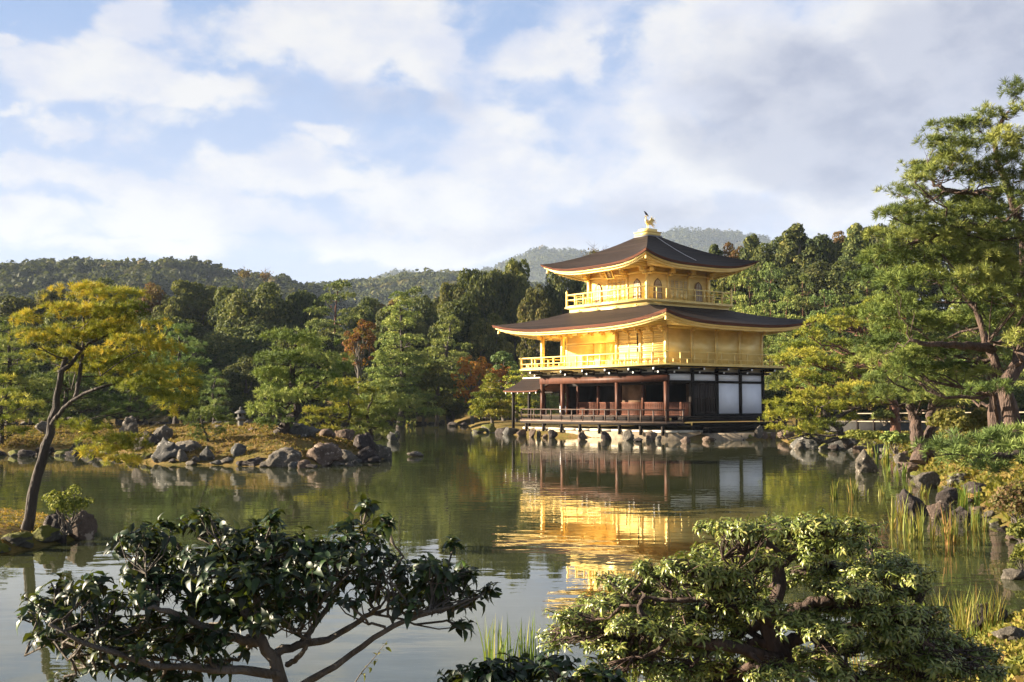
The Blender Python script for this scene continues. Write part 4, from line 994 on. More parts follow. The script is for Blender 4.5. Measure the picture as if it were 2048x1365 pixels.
pads += pxpads([(150, 850, 26, 9), (180, 865, 34, 12), (205, 885, 46, 14), (245, 900, 44, 15), (185, 905, 34, 11), (232, 925, 40, 11), (265, 880, 22, 8)], Y - .2, g0, .8, .3)
pine('pine_tree', 'slender dark-trunked pine with golden needles leaning right over the near islet', b, st, pads, M['pine_gold'], M['bark'], T_NEAR, .10, 2.2, 201)
# big pine of the island
Y = 41; b = at(552, 884, Y)
st = [([b - (0, 0, .2), at(560, 868, Y), at(580, 842, Y), at(594, 815, Y), at(586, 775, Y), at(586, 730, Y), at(592, 690, Y)], .26, .06)]
pads = pxpads([(575, 682, 42, 16), (620, 690, 44, 14), (555, 722, 50, 15), (600, 715, 40, 12), (640, 725, 46, 15), (540, 755, 46, 15), (590, 760, 46, 13), (638, 762, 40, 15), (532, 790, 34, 16), (565, 795, 42, 12), (640, 792, 48, 11), (518, 825, 24, 15), (550, 825, 34, 11), (545, 850, 26, 9), (675, 745, 26, 10)], Y, g0, .9, .9)
pine('pine_tree', 'large green pine with a curved pale-based trunk on the grassy island', b, st, pads, M['pine_green'], M['bark'], T_MID, .22, 2.6, 202)
Y = 40; b = at(424, 898, Y)
pine('pine_tree', 'small dwarf pine standing on the island mound left of the large pine', b, [([b - (0, 0, .1), at(416, 880, Y), at(408, 860, Y), at(402, 835, Y)], .06, .02)],
     pxpads([(400, 828, 24, 9), (425, 838, 22, 8), (385, 842, 20, 9), (445, 845, 12, 6), (395, 858, 22, 8), (436, 864, 20, 6), (412, 880, 12, 5), (395, 873, 16, 5)], Y, g0, .9, .3), M['pine_green'], M['bark'], T_MID, .15, 2.0, 203)
Y = 46; b = at(700, 888, Y)
pine('pine_tree', 'low pine with yellow flat-topped boughs right of the large island pine', b, [([b - (0, 0, .1), at(690, 860, Y), at(700, 830, Y), at(695, 790, Y)], .10, .03)],
     pxpads([(690, 770, 34, 9), (715, 785, 34, 8), (680, 800, 34, 8), (625, 825, 28, 6), (665, 826, 34, 7), (635, 842, 22, 6), (680, 846, 26, 7), (660, 862, 24, 6), (612, 852, 14, 5), (715, 812, 30, 7)], Y, g0, .9, .6), M['pine_lime'], M['bark'], T_MID, .20, 1.9, 204)
Y = 47; b = at(738, 900, Y)
pine('pine_tree', 'dark green pine overhanging the right end of the island', b, [([b - (0, 0, .1), at(742, 870, Y), at(735, 830, Y), at(745, 795, Y)], .12, .03)],
     pxpads([(745, 785, 34, 10), (775, 800, 30, 10), (730, 805, 32, 10), (760, 822, 36, 12), (795, 830, 18, 8), (725, 835, 34, 11), (770, 848, 30, 11), (735, 858, 38, 10), (710, 868, 24, 8), (765, 870, 20, 8)], Y, g0, .9, .6), M['pine_green'], M['bark'], T_MID, .22, 1.8, 205)
# pines on the left peninsula
for k, a in enumerate([('green pine at the left frame edge behind the golden pine', 10, 900, 645, 52, 160, 'pine_green', 9), ('spreading green pine behind the trunk of the golden pine', 130, 900, 700, 55, 160, 'pine_blue', 7), ('lime-tinged low pine bough tree at the left frame edge', 0, 905, 760, 46, 130, 'pine_lime', 5),
                       ('large pine with dark trunk and layered boughs right of the golden pine', 350, 862, 655, 58, 135, 'pine_blue', 9), ('broad low pine in front of the layered boughs, behind the golden pine', 262, 868, 742, 54, 140, 'pine_blue', 6), ('green pine on the shore further right behind the island mound', 425, 856, 745, 66, 60, 'pine_blue', 5)]):
    lb, px, pb, tp, Y, w, mt, ly = a
    px_auto_pine(lb, px, pb, tp, Y, w, M[mt], M['bark'], 210 + k, ly, 8, 'round', ts=.24, dens=1.5, k=5, lo=.3, flat=.13, tpl=T_MID)
px_auto_pine('tiny pine beside the stone lantern', 462, 856, 832, 47, 30, M['pine_green'], M['bark'], 220, 3, 0, 'cone', ts=.14, dens=1.6, k=3, lo=.2, tpl=T_MID)
# right-hand garden pines
Y = 48; b = at(1700, 884, Y)
pine('pine_tree', 'low spreading yellow-green pine over the rocks right of the pavilion', b, [([b - (0, 0, .2), at(1680, 865, Y), at(1655, 835, Y), at(1640, 815, Y)], .20, .07), ([at(1660, 842, Y), at(1700, 822, Y), at(1740, 808, Y)], .1, .04)],
     pxpads([(1575, 812, 40, 12), (1620, 798, 46, 13), (1670, 785, 50, 13), (1725, 780, 46, 14), (1565, 838, 36, 12), (1605, 830, 46, 14), (1660, 818, 50, 13), (1715, 808, 46, 12), (1590, 862, 36, 11), (1640, 850, 44, 10), (1558, 855, 20, 8), (1760, 800, 36, 12), (1700, 838, 36, 8), (1630, 872, 26, 8)], Y, g0, .95, 1.2, 1.05), M['pine_lime'], M['bark'], T_MID, .22, 2.6, 231)
Y = 52; b = at(1790, 872, Y)
pine('pine_tree', 'yellow-topped pine with a twisted orange-red trunk right of the roof tip', b, [([b - (0, 0, .2), at(1785, 800, Y), at(1765, 730, Y), at(1735, 690, Y), at(1722, 665, Y), at(1700, 655, Y)], .26, .08), ([at(1742, 700, Y), at(1738, 672, Y - .2), at(1726, 655, Y - .2)], .12, .06)],
     pxpads([(1745, 610, 38, 15), (1705, 628, 42, 14), (1760, 640, 30, 14), (1660, 648, 42, 14), (1625, 672, 36, 13), (1700, 655, 40, 10, 1.5), (1590, 695, 36, 12), (1560, 722, 34, 11), (1610, 712, 44, 12), (1660, 692, 40, 11, 1.5), (1650, 728, 44, 12), (1700, 720, 36, 11, 1.5), (1600, 752, 36, 11), (1650, 762, 44, 12), (1705, 752, 40, 12), (1570, 775, 30, 9), (1745, 735, 36, 14, 1.5), (1760, 690, 34, 14, 2)], Y, g0, .95, 1.0, 1.02), M['pine_lime'], M['bark_red'], T_MID, .23, 2.4, 232)
Y = 33; b = at(1840, 912, Y)
pine('pine_tree', 'forked dark-trunked pine on the reedy right shore', b, [([b - (0, 0, .2), at(1838, 885, Y), at(1830, 850, Y), at(1822, 815, Y), at(1815, 780, Y)], .25, .10), ([b + (.25, 0, -.1), at(1856, 880, Y + .3), at(1863, 840, Y + .3), at(1868, 800, Y + .3), at(1880, 760, Y)], .19, .08)],
     pxpads([(1790, 765, 55, 18), (1850, 755, 50, 18), (1770, 735, 50, 18), (1900, 770, 48, 16), (1820, 790, 48, 12), (1760, 790, 36, 14), (1880, 800, 50, 12), (1790, 712, 60, 20), (1840, 800, 30, 10)], Y, g0, .95, 1.2), M['pine_green'], M['bark_big'], T_NEAR, .19, 2.3, 233)
Y = 26; b = at(2034, 878, Y); Y2 = 27
pA = [(2035, 190, 40, 25), (2020, 230, 40, 28), (1895, 262, 42, 18), (1955, 252, 50, 22), (2015, 285, 50, 28), (1870, 285, 36, 14), (1930, 290, 50, 18), (1850, 335, 48, 18), (1905, 325, 50, 18), (1985, 335, 60, 30), (2045, 350, 50, 30), (1830, 362, 28, 12),
      (1805, 385, 36, 14), (1860, 392, 44, 14), (1985, 410, 70, 24), (1925, 400, 44, 16), (2050, 430, 50, 26), (1785, 430, 30, 10), (1835, 425, 50, 16), (1900, 440, 60, 20), (1960, 465, 60, 22), (2030, 490, 60, 26), (1765, 470, 34, 14), (1815, 475, 50, 18), (1870, 495, 60, 20), (1940, 520, 70, 22), (2020, 560, 60, 28)]
pA += [(2040, 300, 44, 24, 25), (2000, 370, 50, 24, 25.2), (2045, 400, 50, 26, 25), (1975, 440, 56, 22, 25), (2040, 470, 44, 24, 24.8), (1990, 520, 60, 26, 24.8), (2050, 540, 44, 26, 24.8), (2000, 590, 60, 26, 24.6), (2050, 620, 44, 26, 24.6), (2045, 680, 36, 20, 24.8), (1960, 560, 50, 22, 24.6)]
pA += [(1800, 430, 44, 18, 25.5), (1850, 455, 50, 20, 25), (1780, 505, 40, 18, 25), (1900, 480, 60, 22, 25), (1850, 520, 60, 22, 25), (1920, 300, 44, 18, 26), (1880, 350, 44, 18, 25.6), (1950, 360, 54, 22, 25.4), (1930, 430, 54, 20, 25)]
pA = [q[:4] + ((q[4] - 26,) if len(q) > 4 else ()) for q in pA]
pB = [(1745, 520, 36, 16), (1795, 525, 50, 20), (1735, 560, 34, 16), (1790, 570, 60, 22), (1860, 555, 60, 22), (1920, 590, 60, 24), (1990, 620, 60, 26), (1830, 610, 60, 24), (1775, 630, 48, 20), (1870, 650, 60, 24), (1940, 655, 60, 22), (2030, 650, 50, 26), (1800, 670, 56, 24), (1755, 690, 44, 18),
      (1850, 700, 60, 24), (1910, 705, 50, 20), (1790, 715, 56, 20), (1830, 745, 60, 22), (1890, 745, 56, 20), (1945, 750, 40, 14), (2040, 720, 40, 20), (1965, 700, 40, 16), (1985, 780, 40, 14), (1925, 785, 44, 12)]
pine('pine_tree', 'tall old pine with a thick curved trunk at the right frame edge', b, [([b - (0, 0, .3), at(2020, 830, Y), at(2010, 780, Y), at(2036, 720, Y + .5), at(2044, 640, Y + 1.4), at(2046, 540, Y + 1.8), at(2036, 440, Y + 1.6), at(2010, 360, Y + 1.2), at(1985, 300, Y + .8), at(2010, 230, Y + .5)], .21, .045),
     ([at(2036, 450, Y + 1.6), at(1920, 455, Y - .5), at(1850, 480, Y - 1), at(1800, 495, Y - 1)], .10, .03), ([at(2012, 375, Y + 1.2), at(1930, 385, Y), at(1880, 375, Y), at(1855, 350, Y)], .08, .03)],
     pxpads(pA, Y, g0, .78, 1.7, 1.15), M['pine_deep'], M['bark_big'], T_NEAR, .175, 3.1, 234)
b2 = at(1990, 876, Y2)
pine('pine_tree', 'old pine with a straight furrowed trunk just left of the thick curved one', b2, [([b2 - (0, 0, .3), at(1988, 830, Y2), at(1992, 780, Y2), at(1985, 720, Y2), at(1960, 640, Y2), at(1900, 560, Y2)], .19, .05), ([at(1985, 700, Y2), at(1930, 690, Y2 - .8), at(1870, 690, Y2 - 1.2), at(1820, 680, Y2 - 1.2)], .12, .04)],
     pxpads(pB, Y2, g0, .8, 1.7, 1.18), M['pine_deep'], M['bark_big'], T_NEAR, .175, 3.0, 235)
Y = 13; b = at(2150, 960, Y)
pine('pine_tree', 'nearby low pine reaching into the frame over the right bank', b, [([b - (0, 0, .6), at(2130, 930, Y), at(2040, 915, Y), at(1960, 912, Y)], .10, .03)],
     pxpads([(1900, 905, 34, 12), (1950, 890, 50, 16), (2010, 885, 50, 18), (1930, 918, 50, 14), (1990, 915, 56, 16), (2050, 905, 50, 22), (2000, 940, 40, 10), (1865, 898, 24, 9), (2080, 880, 50, 20)], Y, g0, 1.0, .7), M['pine_blue'], M['bark'], T_NEAR, .13, 2.6, 236)
maple('red maple sprig glimpsed between the right-hand pines', 1795, 760, 615, 62, 60, 'leaf_red', 36, .12, 900)
# ------------------------------------------------------------------ rocks
def _ico(sub):
    import bmesh
    bm = bmesh.new(); bmesh.ops.create_icosphere(bm, subdivisions=sub, radius=1.0)
    v = np.array([x.co[:] for x in bm.verts]); f = np.array([[y.index for y in x.verts] for x in bm.faces]); bm.free(); return v, f
ICO = {3: _ico(3), 4: _ico(4)}
def rock_shape(seed, cuts=13, sub=4):
    g = np.random.default_rng(seed); v, f = ICO[sub]; v = v.copy()
    for i in range(cuts):
        n = g.normal(size=3); n /= np.linalg.norm(n); d = g.uniform(.42, .82); k = v @ n - d; v -= np.where(k > 0, k, 0)[:, None] * n * .94
    o = Vector(g.uniform(-50, 50, 3)); out = []
    for p in v:
        q = Vector(p)
        a = mnoise.noise(q * 1.7 + o) * .20 + mnoise.noise(q * 4.3 + o) * .13 + (abs(mnoise.noise(q * 9 + o)) - .2) * .16 + (abs(mnoise.noise(q * 2.6 - o)) - .25) * -.22
        out.append(p * (1 + a))
    out = np.array(out); lo = out.min(0); hi = out.max(0); return (out - (lo + hi) / 2) / (hi - lo), f
def rockmat(name, c0, c1, c2, moss=0.0):
    m, nt, b = newmat(name)
    n = ntex(nt, 3.5, 8, .7); s = ntex(nt, 15, 6, .75); l = ntex(nt, 7, 4, .6, dist=.6)
    c = mix(nt, .45, ramp(nt, n, [(.3, c0), (.55, c1), (.75, c2)]), ramp(nt, s, [(.35, c0), (.6, c1), (.75, c2)]))
    c = mix(nt, ramp(nt, l, [(.60, (0, 0, 0)), (.66, (1, 1, 1))]), c, tuple(min(.6, x * 1.3 + .02) for x in c2))
    if moss:
        gm = N(nt, 'ShaderNodeNewGeometry'); sx = N(nt, 'ShaderNodeSeparateXYZ'); nt.links.new(gm.outputs['Normal'], sx.inputs[0])
        a = N(nt, 'ShaderNodeMath', operation='MULTIPLY_ADD'); nt.links.new(n, a.inputs[0]); a.inputs[1].default_value = 1.4; nt.links.new(sx.outputs[2], a.inputs[2])
        c = mix(nt, ramp(nt, a.outputs[0], [(1.45 - moss, (0, 0, 0)), (1.6 - moss, (1, 1, 1))]), c, (.13, .13, .02))
    nt.links.new(c, b.inputs['Base Color']); b.inputs['Roughness'].default_value = .85; b.inputs['Specular IOR Level'].default_value = .3
    bump(nt, b, s, 1.0, .08); return m
RK = {'grey': rockmat('grey_rock', (.05, .043, .035), (.15, .13, .105), (.32, .275, .22)), 'brown': rockmat('brown_rock', (.06, .042, .032), (.17, .12, .09), (.34, .27, .21)),
      'moss': rockmat('mossy_rock', (.05, .048, .04), (.13, .12, .10), (.27, .25, .21), .75), 'dark': rockmat('dark_rock', (.025, .02, .018), (.07, .055, .05), (.17, .14, .12)),
      'blue': rockmat('blue_grey_rock', (.04, .040, .038), (.11, .105, .095), (.27, .25, .225))}
rock_label_ct = {}
def rock(px, py, w, h, kind, label, group=None, seed=None, z=None, deep=.8, tilt=0, on=None, cuts=14, Y=None, name='rock'):
    """px,py = middle of the foot line in the photograph; w,h in photograph pixels"""
    p = at(px, py, Y) if Y else (gnd(px, py) if z is None else gp(px, py, z))
    Y_ = p[1]; W_ = w * Y_ / F; H_ = h * Y_ / F; g = random.Random(int(px * 13 + py * 7 + w))
    v, f = rock_shape(seed or int(px * 31 + py * 17), cuts, 4 if w > 34 else 3)
    a = math.radians(tilt); sink = .3
    v = v * [W_ * 1.04, W_ * deep, H_ * (1 + sink)]
    if tilt: v = v @ np.array([[math.cos(a), 0, math.sin(a)], [0, 1, 0], [-math.sin(a), 0, math.cos(a)]])
    v[:, 2] += H_ * (1 - sink) / 2 ; v[:, 1] += W_ * deep * .35
    G = Geo(); G.add(v, f)
    return tag(G.build(name, RK[kind], smooth=False, loc=(p[0], p[1], p[2])), label, 'rock', group)
GI = 'stones along the island shore'
for a in [
 (80, 1084, 66, 30, 'moss', 'mossy low rock at the foot of the leaning golden pine'), (100, 1080, 52, 52, 'dark', 'dark rock beside the trunk of the leaning golden pine', None, 7), (150, 1080, 66, 56, 'brown', 'brown flat-topped rock at the tip of the near islet'), (30, 1092, 60, 26, 'moss', 'moss-covered stone at the left front of the near islet'), (-20, 1106, 60, 26, 'moss', 'mossy stone cut by the left frame edge on the near islet'),
 (285, 900, 52, 34, 'dark', 'dark slanting boulder under the low boughs of the golden pine', None, None, None, .8, 24), (318, 884, 46, 34, 'grey', 'upright grey rock crowning the stone group at the left of the island', None, None), (332, 922, 66, 46, 'blue', 'broad grey shore rock under the upright one, left of the island'), (368, 906, 60, 26, 'grey', 'long weathered grey rock set in the island slope'),
 (363, 926, 26, 26, 'grey', 'small square grey stone on the island shore below the dwarf pine'), (412, 925, 32, 32, 'blue', 'blue-grey block at the foot of the dwarf pine'), (390, 925, 20, 12, 'grey', 'small pale stone left of the blue-grey block'), (473, 914, 30, 26, 'blue', 'tilted blue-grey stone on the middle of the island shore', None, None, None, .8, -18),
 (452, 928, 34, 13, 'grey', 'low stone at the water below the tilted blue-grey stone'), (505, 932, 56, 16, 'dark', 'long low dark stone left of the pointed grey boulder'), (565, 933, 72, 38, 'grey', 'pointed grey boulder in front of the large island pine'), (606, 936, 26, 17, 'brown', 'small pinkish stone standing in the water before the boulders'),
 (645, 931, 74, 44, 'brown', 'largest rounded brown boulder of the island shore'), (692, 928, 44, 28, 'grey', 'rounded grey stone right of the largest boulder'), (730, 924, 60, 30, 'dark', 'dark boulder near the right tip of the island'), (765, 917, 36, 28, 'grey', 'pale jagged rock at the right tip of the island'), (700, 934, 18, 8, 'grey', 'tiny stone at the waterline near the right tip of the island'),
 (786, 882, 26, 22, 'blue', 'lone rock with a pale lit side behind the island tip'), (830, 914, 32, 11, 'grey', 'flat rock awash alone in open water'),
 (600, 874, 74, 28, 'blue', 'wide pale-streaked rock wall behind the large island pine'), (652, 876, 34, 18, 'brown', 'brown stone right of the streaked rock wall'), (686, 880, 40, 22, 'brown', 'brown stone under the yellow flat-topped pine'), (728, 905, 46, 40, 'dark', 'tall dark rock in the shade of the overhanging pine'),
 (369, 850, 30, 40, 'grey', 'upright grey stone in shade behind the dwarf pine'), (255, 876, 40, 44, 'grey', 'upright grey stone in the shade behind the golden pine'), (85, 868, 34, 26, 'grey', 'rock with a sunlit top seen left of the golden pine trunk'), (150, 905, 40, 22, 'dark', 'dark rock on the left shore behind the golden pine trunk'), (200, 910, 30, 20, 'dark', 'dark stone on the left shore under golden boughs'), (120, 910, 44, 12, 'moss', 'mossy flat stone at the waterline left of the island'),
 (436, 858, 16, 8, 'grey', 'small stone on the mound between dwarf pine and lantern'), (505, 862, 20, 6, 'brown', 'flat stone on the mound right of the lantern')]: rock(*a)
for i, px in enumerate(range(-40, 330, 30)):
    rock(px + (i * 37) % 11, 911 + (i * 13) % 4 + (px > 200) * 6, 24 + (i * 17) % 14, 9 + (i * 11) % 9, ['dark', 'dark', 'moss'][i % 3], 'small stone in the shaded row edging the left shore', 'stones edging the left shore')
for i, px in enumerate([345, 380, 432, 480, 530, 585, 622, 672, 712, 748]):
    rock(px, [928, 931, 931, 933, 935, 937, 937, 932, 927, 925][i], 18 + (i * 17) % 12, 8 + (i * 7) % 6, ['dark', 'grey', 'blue'][i % 3], 'small stone between the larger rocks of the island shore', GI)
for a in [(958, 866, 30, 10, 'moss', 'low mossy rock at the tip of the point left of the pavilion'), (978, 866, 34, 19, 'moss', 'rounded mossy boulder under the clipped pine left of the pavilion'), (1003, 868, 26, 14, 'dark', 'dark stone right of the mossy boulder'), (1022, 870, 34, 15, 'blue', 'grey boulder below the corner of the fishing deck'), (1043, 873, 20, 14, 'brown', 'brown stone under the left end of the veranda'),
 (1065, 875, 14, 16, 'brown', 'upright stone below the left veranda posts'), (1078, 875, 9, 14, 'grey', 'narrow stone beside the upright one below the left veranda'), (1106, 877, 20, 18, 'dark', 'dark footing stone under the third veranda post'), (1090, 876, 12, 8, 'brown', 'small rubble stone under the left of the veranda'), (1166, 880, 20, 16, 'brown', 'forked footing stone under the middle of the veranda'),
 (1213, 881, 22, 18, 'dark', 'footing stone with a brown top under the veranda'), (1258, 882, 24, 22, 'grey', 'large rounded footing stone under the veranda'), (1277, 884, 20, 9, 'dark', 'low black stone in the water before the veranda'), (1304, 882, 22, 20, 'brown', 'leaning brown footing stone near the pavilion corner'), (1318, 883, 12, 12, 'grey', 'small pale footing stone at the pavilion corner'),
 (1372, 888, 20, 15, 'brown', 'first stone in the water off the east terrace'), (1420, 884, 26, 11, 'brown', 'flat-topped stone in the water off the east terrace'), (1477, 880, 26, 16, 'grey', 'rounded stone before the dark bank east of the pavilion'), (1519, 877, 18, 26, 'grey', 'tall pale upright rock at the right end of the terrace'), (1530, 878, 12, 14, 'brown', 'small lit rock at the foot of the tall pale one'),
 (1547, 878, 12, 14, 'brown', 'narrow lit stone right of the tall pale rock'), (1574, 878, 36, 18, 'brown', 'group-like knobbly brown rock below the low spreading pine'), (1500, 877, 16, 8, 'moss', 'small mossy stone left of the tall pale rock'),
 (1622, 899, 70, 36, 'blue', 'large grey-blue boulder with a sunlit left face below the low pine'), (1694, 900, 76, 28, 'blue', 'long dark grey boulder right of the large grey-blue one'), (1650, 876, 26, 12, 'brown', 'small brown stone on top of the bank behind the boulders'), (1740, 896, 46, 18, 'moss', 'mossy rock on the bank above the standing stone'), (1760, 905, 24, 16, 'blue', 'pale blue-white stone beside the reeds on the right shore'),
 (1735, 946, 44, 48, 'grey', 'upright standing stone alone in the water on the right'), (1806, 930, 34, 24, 'grey', 'knobbly stone at the foot of the forked pine'), (1834, 945, 50, 22, 'brown', 'low rounded rock right of the standing stone'), (1812, 925, 16, 22, 'brown', 'narrow brown stone among the reeds'),
 (1858, 978, 54, 34, 'grey', 'sloping pale rock with dark back on the right shore'), (1830, 1032, 62, 52, 'dark', 'dark flat-topped block standing in the reeds on the right', None, 3), (1880, 1040, 44, 34, 'brown', 'craggy lit rock in front of the step stone'), (1908, 1010, 62, 34, 'dark', 'dark angular step-shaped stone among the reeds'), (1925, 968, 50, 22, 'moss', 'weedy rounded rock under the nearby low pine'), (1968, 985, 66, 20, 'dark', 'dark flat rock on the right bank under the nearby low pine'),
 (1925, 1045, 36, 30, 'dark', 'dark stone in shade below the step-shaped stone'), (2035, 1162, 46, 22, 'grey', 'low grey rock at the water edge by the yellow shrub'), (1985, 1262, 110, 46, 'dark', 'dark rock behind the tall reeds at the lower right'), (2030, 1285, 60, 26, 'grey', 'grey stone at the right frame edge behind the tall reeds')]: rock(*a)
for i in range(22):
    t = i / 21; q = FAR[np.newaxis][0]
    px = [1590, 1600, 1650, 1670, 1720, 1775, 1790, 1800, 1815, 1822, 1838, 1850, 1870, 1895, 1915, 1940, 1960, 1980, 1995, 2010, 2030, 2050][i]; py = [893, 899, 900, 902, 904, 907, 911, 917, 933, 944, 957, 966, 975, 984, 990, 1006, 1022, 1036, 1052, 1066, 1082, 1094][i]
    rock(px, py, 20 + (i * 13) % 12, 8 + (i * 7) % 8, ['brown', 'grey', 'moss', 'dark'][i % 4], 'small stone edging the right bank', 'stones edging the right bank')
for i in range(46):
    px = -40 + i * 21.5; rock(px, 849.5 if px < 900 else 853, 14 + (i * 7) % 12, 5 + (i * 5) % 6, ['dark', 'grey', 'dark'][i % 3], 'small dark stone along the far shore', 'stones along the far shore')
# ------------------------------------------------------------------ stone lantern on the island
STL = simple('lantern_stone', (.13, .125, .115), .9, nscale=12, namp=.35, bstr=.5)
p = at(481, 858, 46); ln = thing('stone_lantern', 'grey stone garden lantern with a pointed roof on the island mound', 'lantern', p)
def lathe(name, prof, n, parent, mat=STL):
    G = Geo(); G.tube([(0, 0, z) for r, z in prof], [r for r, z in prof], n); return G.build(name, mat, parent, n > 8)
lathe('pedestal', [(.15, -.1), (.15, .06), (.12, .07), (.11, .34)], 12, ln); lathe('platform', [(.12, .34), (.22, .40), (.22, .47), (.15, .48)], 6, ln)
lb = lathe('light_box', [(.14, .48), (.15, .66)], 6, ln); lathe('lantern_roof', [(.29, .65), (.27, .69), (.14, .77), (.06, .80)], 6, ln); lathe('finial', [(.05, .80), (.07, .84), (.05, .89), (.01, .93)], 10, ln)
G = Geo(); G.box(-.05, .05, -.147, -.135, .52, .62); G.build('opening_shade_panel', simple('lantern_shade_dark', (.01, .01, .01), .9), lb)  # dark panel on the closed light box, painting the shade of its opening
# ------------------------------------------------------------------ visitors' rail behind the right-hand pines
BAM = simple('pale_bamboo_rail', (.26, .22, .16), .6, nscale=6, namp=.2)
def fence(pa, pb, n, label):
    pa = np.array(pa, float); pb = np.array(pb, float); r = thing('rail_fence', label, 'fence', (pa[0], pa[1], pa[2]))
    d = pb - pa
    for i in range(n + 1):
        q = d * i / n; G = Geo(); G.box(q[0] - .05, q[0] + .05, q[1] - .05, q[1] + .05, q[2] - .5, q[2] + .92); G.build('post', DARK, r)
    for z in (.85, .45): G = Geo(); G.tube([(0, 0, z), d * .5 + (0, 0, z), d + (0, 0, z)], .028, 6); G.build('rail', BAM, r)
fence((at(1528, 840, 76)[0], 76, .75), (at(1700, 840, 62)[0], 62, .85), 7, 'pale two-bar rail fence beside the north-east corner of the pavilion')
fence((at(1715, 845, 56)[0], 56, .75), (at(2120, 850, 40)[0], 40, .95), 9, 'pale two-bar rail fence behind the trunks of the right-hand pines')
lw = thing('low_wall', 'low grey wall with pale coping under the low spreading pine', 'wall', (at(1655, 850, 58)[0], 58, .5))
G = Geo(); G.box(0, 5.5, 0, .4, -.6, .62); G.build('wall_body', simple('grey_wall_render', (.06, .058, .055), .9, nscale=3, namp=.2), lw)
G = Geo(); G.box(-.05, 5.55, -.06, .46, .62, .70); G.build('coping', simple('coping_stone', (.2, .18, .16), .8), lw)
# ------------------------------------------------------------------ reeds
REED = foliage('reed_blades', [(.08, .12, .03), (.16, .19, .045), (.28, .25, .07), (.38, .22, .07)], .35)
REEDG = foliage('green_reed_blades', [(.05, .10, .02), (.09, .15, .03), (.15, .20, .04), (.26, .24, .06)], .35)
def reeds(px, py, wpx, hpx, n, label, mat=None, Y=None, group=None, lean=.25, bent=.12, seed=None, wd=.008):
    p = at(px, py, Y) if Y else gp(px, py, 0.0); Y_ = p[1]; W_ = wpx * Y_ / F; H_ = hpx * Y_ / F; g = np.random.default_rng(seed or int(px + py)); G = Geo()
    n = int(n * (.7 if px > 1650 and py < 1150 else 1)); ncl = max(3, n // 9); cl = np.stack([g.uniform(-.5, .5, ncl) * W_, g.uniform(-.35, .35, ncl) * W_ * .8], 1)
    for i in range(n):
        c = cl[g.integers(ncl)] + g.normal(0, .035 * W_ + .01, 2); a = g.uniform(0, 6.28); L = H_ * g.uniform(.45, 1.05); le = lean * g.uniform(.1, 1) * L
        w = wd * g.uniform(.7, 1.3) * (Y_ / 12 if Y_ > 12 else 1); d = np.array([math.cos(a), math.sin(a)]); s = np.array([-d[1], d[0], 0]) * w
        if abs(s[0]) < w * .5: s = np.array([w * .8, w * .4, 0])
        fall = g.random() < bent; pts = []
        for t in (0, .35, .7, 1):
            z = L * (t if not fall else (t if t < .5 else .55 - (t - .5) * 1.0)); o = le * t * t * (1 if not fall else 3.2); pts.append(np.array([c[0] + d[0] * o, c[1] + d[1] * o, z - .05]))
        wk = (1, .9, .6, .05); v = []
        for q, k in zip(pts, wk): v += [q - s * k, q + s * k]
        G.add(v, [(0, 1, 3, 2), (2, 3, 5, 4), (4, 5, 7, 6)], np.clip(g.normal(.5, .3) + (.4 if fall else 0), 0, 1))
    return tag(G.build('reed_clump', mat or REED, loc=p), label, 'reeds', group)
reeds(1690, 1000, 56, 48, 60, 'small reed tuft in open water below the standing stone, left one'); reeds(1752, 992, 40, 34, 40, 'small reed tuft in open water right of the left one')
reeds(1790, 1062, 60, 82, 60, 'tall thin reeds left of the dark flat-topped block'); reeds(1842, 1080, 70, 78, 90, 'reeds in the water in front of the dark flat-topped block'); reeds(1912, 1088, 90, 86, 120, 'dense golden reeds with bent stalks below the step stone', bent=.3); reeds(1960, 1062, 50, 60, 60, 'reeds against the right bank below the reddish shrub', bent=.3)
reeds(1800, 955, 40, 34, 40, 'green-tinged reeds at the foot of the forked pine', REEDG); reeds(1765, 925, 60, 46, 80, 'yellow-green reed bed between the boulders and the forked pine'); reeds(1840, 992, 50, 30, 50, 'short reeds before the sloping pale rock'); reeds(1888, 1000, 60, 40, 80, 'golden reeds behind the dark flat-topped block'); reeds(1945, 1018, 60, 60, 80, 'green and gold reeds right of the step stone', REEDG); reeds(1900, 965, 60, 36, 60, 'pale reeds under the nearby low pine')
reeds(1945, 1278, 120, 112, 260, 'tall gold and green reeds at the lower right in front of the dark rock', REED, lean=.35, wd=.006); reeds(1965, 1300, 100, 70, 180, 'short bright green reeds at the base of the tall golden ones', REEDG, wd=.005)
reeds(1020, 1338, 90, 118, 95, 'slender green reeds rising from the water between the two front shrubs', REEDG, lean=.22, wd=.006); reeds(1280, 1372, 70, 130, 60, 'green reeds seen under the left boughs of the front right shrub', REEDG, lean=.2, wd=.006)
reeds(1690, 1372, 90, 110, 110, 'yellow-green grass clump under the trunk of the front right shrub', REED, lean=.4, wd=.006); reeds(1710, 1150, 26, 46, 26, 'few yellow reeds standing behind the front right shrub', REED)
reeds(815, 853, 30, 14, 60, 'yellow reeds at the far shore under the tiny clipped pine', REED, wd=.012)
